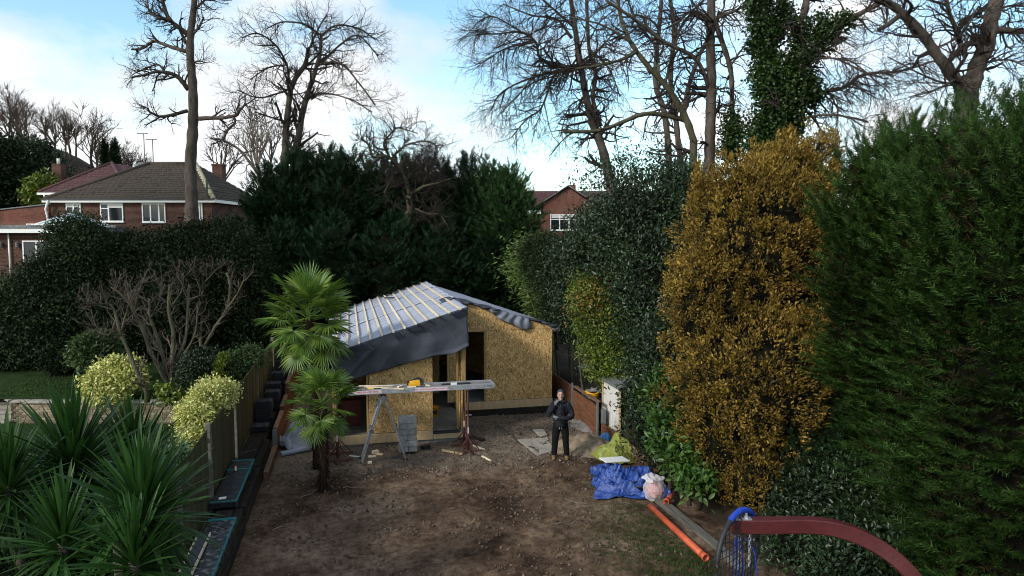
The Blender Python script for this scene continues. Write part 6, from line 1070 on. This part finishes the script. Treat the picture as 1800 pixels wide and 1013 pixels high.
for (x, y0, y1, w) in ((1342, 255, 330, 10), (1300, 290, 340, 10), (1375, 240, 330, 12), (1440, 240, 330, 14), (1465, 228, 330, 9), (1262, 300, 350, 9), (1226, 285, 360, 6), (1410, 250, 320, 12), (1320, 275, 330, 8), (1500, 520, 640, 10), (1462, 260, 400, 22)):
    for _ in range(26): v = rng.random(); tops.append(at(x + rng.normal(0, w * (.3 + v)), y0 + (y1 - y0) * v, 15.4 + rng.normal(0, .25)))
tops = np.array(tops); P = np.vstack([P, tops]); Nn = np.vstack([Nn, unit(rng.normal(size=tops.shape) * .5 + [0, -.6, .7])]); gup = np.array([0, 0, 1.])
k = np.repeat(np.arange(len(P)), 28); n_ = len(k); hang = rng.random(n_); pp = P[k] + rng.normal(size=(n_, 3)) * [.055, .055, .05] + np.outer(hang - .3, [0, 0, -.17]) + Nn[k] * (.05 * rng.random((n_, 1)))
d = unit(Nn[k] * .55 + gup * .45 + rvec(n_) * .75); V, F = stamp(*SPRIG, pp, frames(d, unit(Nn[k] + rvec(n_) * .6)), .060 * (.6 + .8 * rng.random(n_))); link(np_mesh('crown', V - world_org(gt), F), 'crown', GOLD, gt, world_org(gt), 'stuff')
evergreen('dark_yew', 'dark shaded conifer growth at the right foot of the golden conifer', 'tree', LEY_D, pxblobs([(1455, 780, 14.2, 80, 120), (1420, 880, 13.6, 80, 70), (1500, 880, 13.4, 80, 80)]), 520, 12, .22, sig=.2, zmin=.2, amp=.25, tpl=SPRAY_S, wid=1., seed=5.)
# green cypress hedge at the right, three trees grown together
for i, (px, d, top, hw, zl, lb) in enumerate(((1650, 12.4, 225, 125, .02, 'feathery green cypress next to the golden conifer'), (1572, 12.0, 250, 96, .38, 'bulging lower cypress growth overhanging the golden conifer'), (1745, 10.8, 200, 175, .02, 'tallest feathery green cypress at the right frame edge'), (1860, 9.2, 195, 220, .02, 'nearest green cypress cut by the right frame edge'))):
    p = at(px, top, d); conifer('green_cypress', lb, (p[0], p[1], .2), p[2] - .2 + .1, hw * d / FPX, LEY_G, (820, 680, 900, 1200)[i], 18, .8, .25, SPRAY, 16, .4, 'green cypress hedge', .10, .5, (0, 0), .42, 2 + i, zl)
# ---------------------------------------------------------------- palms and cordylines
def fan(seed):
    g = np.random.default_rng(seed); V, F = [], []; n_ = 34; pl = .62
    for s_ in (-1, 1): pass
    V += [[-.012, 0, 0], [.012, 0, 0], [.012, pl, .04], [-.012, pl, .04], [0, 0, -.018], [0, pl, .02]]; F += [[0, 1, 2, 3], [0, 3, 5, 4], [1, 4, 5, 2]]
    for i in range(n_):
        a = -2.35 + 4.7 * i / (n_ - 1); L = .58 * (1 - .22 * abs(a) / 2.35) * g.uniform(.88, 1.08); dr = g.uniform(.05, .35) + .18 * abs(a) / 2; dx, dy = math.sin(a), math.cos(a); sx, sy = dy, -dx; pts = []
        for t, w in ((0.02, .006), (.45, .019), (.75, .015), (1, .001)):
            z = .04 - dr * max(0, t - .35) ** 1.6 * L * 1.4 + .05 * t; r_ = L * (t - .06 * max(0, t - .5)); b0 = len(V); tw = g.uniform(-.004, .004)
            V += [[dx * r_ - sx * w, pl + dy * r_ - sy * w, z + .006], [dx * r_, pl + dy * r_, z - .01 * (t < .9)], [dx * r_ + sx * w, pl + dy * r_ + sy * w, z + .006 + tw]]; pts.append(b0)
        for p0, p1 in zip(pts[:-1], pts[1:]): F += [[p0, p0 + 1, p1 + 1, p1], [p0 + 1, p0 + 2, p1 + 2, p1 + 1]]
    return np_mesh('frond', np.array(V), np.array(F))
FANS = [fan(s) for s in (1, 2, 3, 4)]
for f_ in FANS: f_.materials.append(PALMG)
FIBRE = mat('palm_fibre', (.011, .0075, .0055), (.038, .025, .017), 12, 1, 40, 1., .05, 0, (1, 1, .25))
def palm(label, base, crown, trunk_r, n_fr, sc_, group):
    base, crown = np.asarray(base, float), np.asarray(crown, float); t = thing('fan_palm', label, 'palm', base, group); P = smoothline([base, base * .6 + crown * .4 + [.02, 0, 0], crown], 8); kk = len(P); rr_ = trunk_r * np.interp(np.linspace(0, 1, kk), [0, .1, .5, .85, 1], [.72, .62, .8, 1.15, .6]); MB().tube(P, rr_ * (1 + .1 * np.sin(np.arange(kk) * 2.1)), 12).build('trunk', FIBRE, t, smooth=True)
    fb = MB(); m_ = 420; u = rng.random(m_) ** .75; a = rng.random(m_) * 6.283; x = u * (kk - 1); i0 = np.minimum(x.astype(int), kk - 2); c = P[i0] + (P[i0 + 1] - P[i0]) * (x - i0)[:, None]; r_ = rr_[i0]; o = np.stack([np.cos(a), np.sin(a), np.zeros(m_)], 1)
    V, F = stamp(np.array([[-.5, 0, 0], [.5, 0, 0], [.1, 1, .0]]), np.array([[0, 1, 2]]), c + o * r_[:, None] * .92, frames(unit(o * .5 + [0, 0, -.8] + rvec(m_) * .45), o), np.stack([np.full(m_, .035), .12 + .14 * rng.random(m_), np.full(m_, .05)], 1)); link(np_mesh('fibres', V - base, F), 'fibres', FIBRE, t, base, 'stuff')
    for i in range(n_fr):
        v = i / n_fr; az = i * 2.399963 + random.uniform(-.2, .2); el = R(78 - 136 * v ** .85) + random.uniform(-.08, .08); o_ = bpy.data.objects.new('frond', FANS[i % 4]); col.objects.link(o_); o_.parent = t; o_.location = crown - base + np.array([0, 0, .12 - .32 * v]) * sc_
        s_ = sc_ * random.uniform(.86, 1.1); o_.scale = (s_, s_, s_); o_.rotation_euler = (Matrix.Rotation(az, 3, 'Z') @ Matrix.Rotation(el, 3, 'X') @ Matrix.Rotation(random.uniform(-.4, .4), 3, 'Y')).to_euler()
    return t
c1 = at(543, 562, 17.2); palm('tall fan palm with full green crown left of the building roof', (-.82, 16.9, -.02), c1, .15, 36, 1.08, 'fan palms'); c2 = at(566, 712, 15.5); palm('short fan palm in front of the tall one, crown below the roof edge', (-.63, 15.25, -.02), c2, .115, 24, .80, 'fan palms')
def blade(seed):
    g = np.random.default_rng(seed); V, F = [], []; drop = (.05, .12, .3, .55)[seed % 4]
    for i, (t, w) in enumerate(((0, .35), (.15, .8), (.4, 1), (.65, .85), (.85, .5), (1, .03))):
        z = -drop * t * t; y = t * (1 - .25 * drop * t); b0 = len(V); V += [[-.033 * w, y, z + .014 * w], [0, y, z], [.033 * w, y, z + .014 * w]]
        if i: F += [[b0 - 3, b0 - 2, b0 + 1, b0], [b0 - 2, b0 - 1, b0 + 2, b0 + 1]]
    return np_mesh('leaf', np.array(V), np.array(F))
BLD = [blade(s) for s in range(4)]
for b_ in BLD: b_.materials.append(CORDG)
for i, (px, py, d, n_, L, lb) in enumerate(((130, 828, 9.9, 250, 1.28, 'largest cordyline rosette in the left foreground, left of centre'), (235, 828, 11.2, 190, 1.25, 'cordyline rosette with upright leaves behind the others, against the brick wall'), (15, 865, 9.2, 170, 1.05, 'cordyline rosette cut by the left frame edge'), (250, 912, 8.7, 250, 1.25, 'cordyline rosette nearest the fence in the left foreground'), (110, 965, 8.4, 140, 1.0, 'low cordyline rosette at the bottom left of the picture'), (235, 1000, 8.0, 150, .95, 'low cordyline rosette at the bottom edge beside the fence'))):
    c = at(px, py, d); b0 = np.array([c[0] + .05, c[1] + .05, LOW_Z]); t = thing('cordyline', lb, 'cordyline', b0, 'cordylines in the left foreground'); MB().tube(smoothline([b0, (b0 + c) / 2 + [.05, .03, 0], c + [0, 0, .1]], 4), np.linspace(.09, .06, 9), 8).build('trunk', BARK, t, smooth=True)
    for k in range(n_):
        v = k / n_; az = k * 2.399963 + random.uniform(-.15, .15); el = R(86 - 138 * v ** .92) + random.uniform(-.07, .07); j = min(3, int(v * 3.2 + random.random() * .8)); o_ = bpy.data.objects.new('leaf', BLD[j]); col.objects.link(o_); o_.parent = t; o_.location = c - b0 + np.array([0, 0, .10 - .3 * v]); s_ = L * random.uniform(.75, 1.08) * (1 - .22 * v); o_.scale = (s_ * random.uniform(.9, 1.2), s_, s_)
        o_.rotation_euler = (Matrix.Rotation(az, 3, 'Z') @ Matrix.Rotation(el, 3, 'X') @ Matrix.Rotation(random.uniform(-.5, .5), 3, 'Y')).to_euler()
evergreen('low_cover_plant', 'low dark leafy plants under the cordylines at the bottom left', 'shrub', LAUREL, pxblobs([(40, 1000, 9.6, 70, 30), (140, 1010, 9.2, 70, 30)]), 160, 16, .09, sig=.1, zmin=.4)
# bushes and twigs under the right hedge
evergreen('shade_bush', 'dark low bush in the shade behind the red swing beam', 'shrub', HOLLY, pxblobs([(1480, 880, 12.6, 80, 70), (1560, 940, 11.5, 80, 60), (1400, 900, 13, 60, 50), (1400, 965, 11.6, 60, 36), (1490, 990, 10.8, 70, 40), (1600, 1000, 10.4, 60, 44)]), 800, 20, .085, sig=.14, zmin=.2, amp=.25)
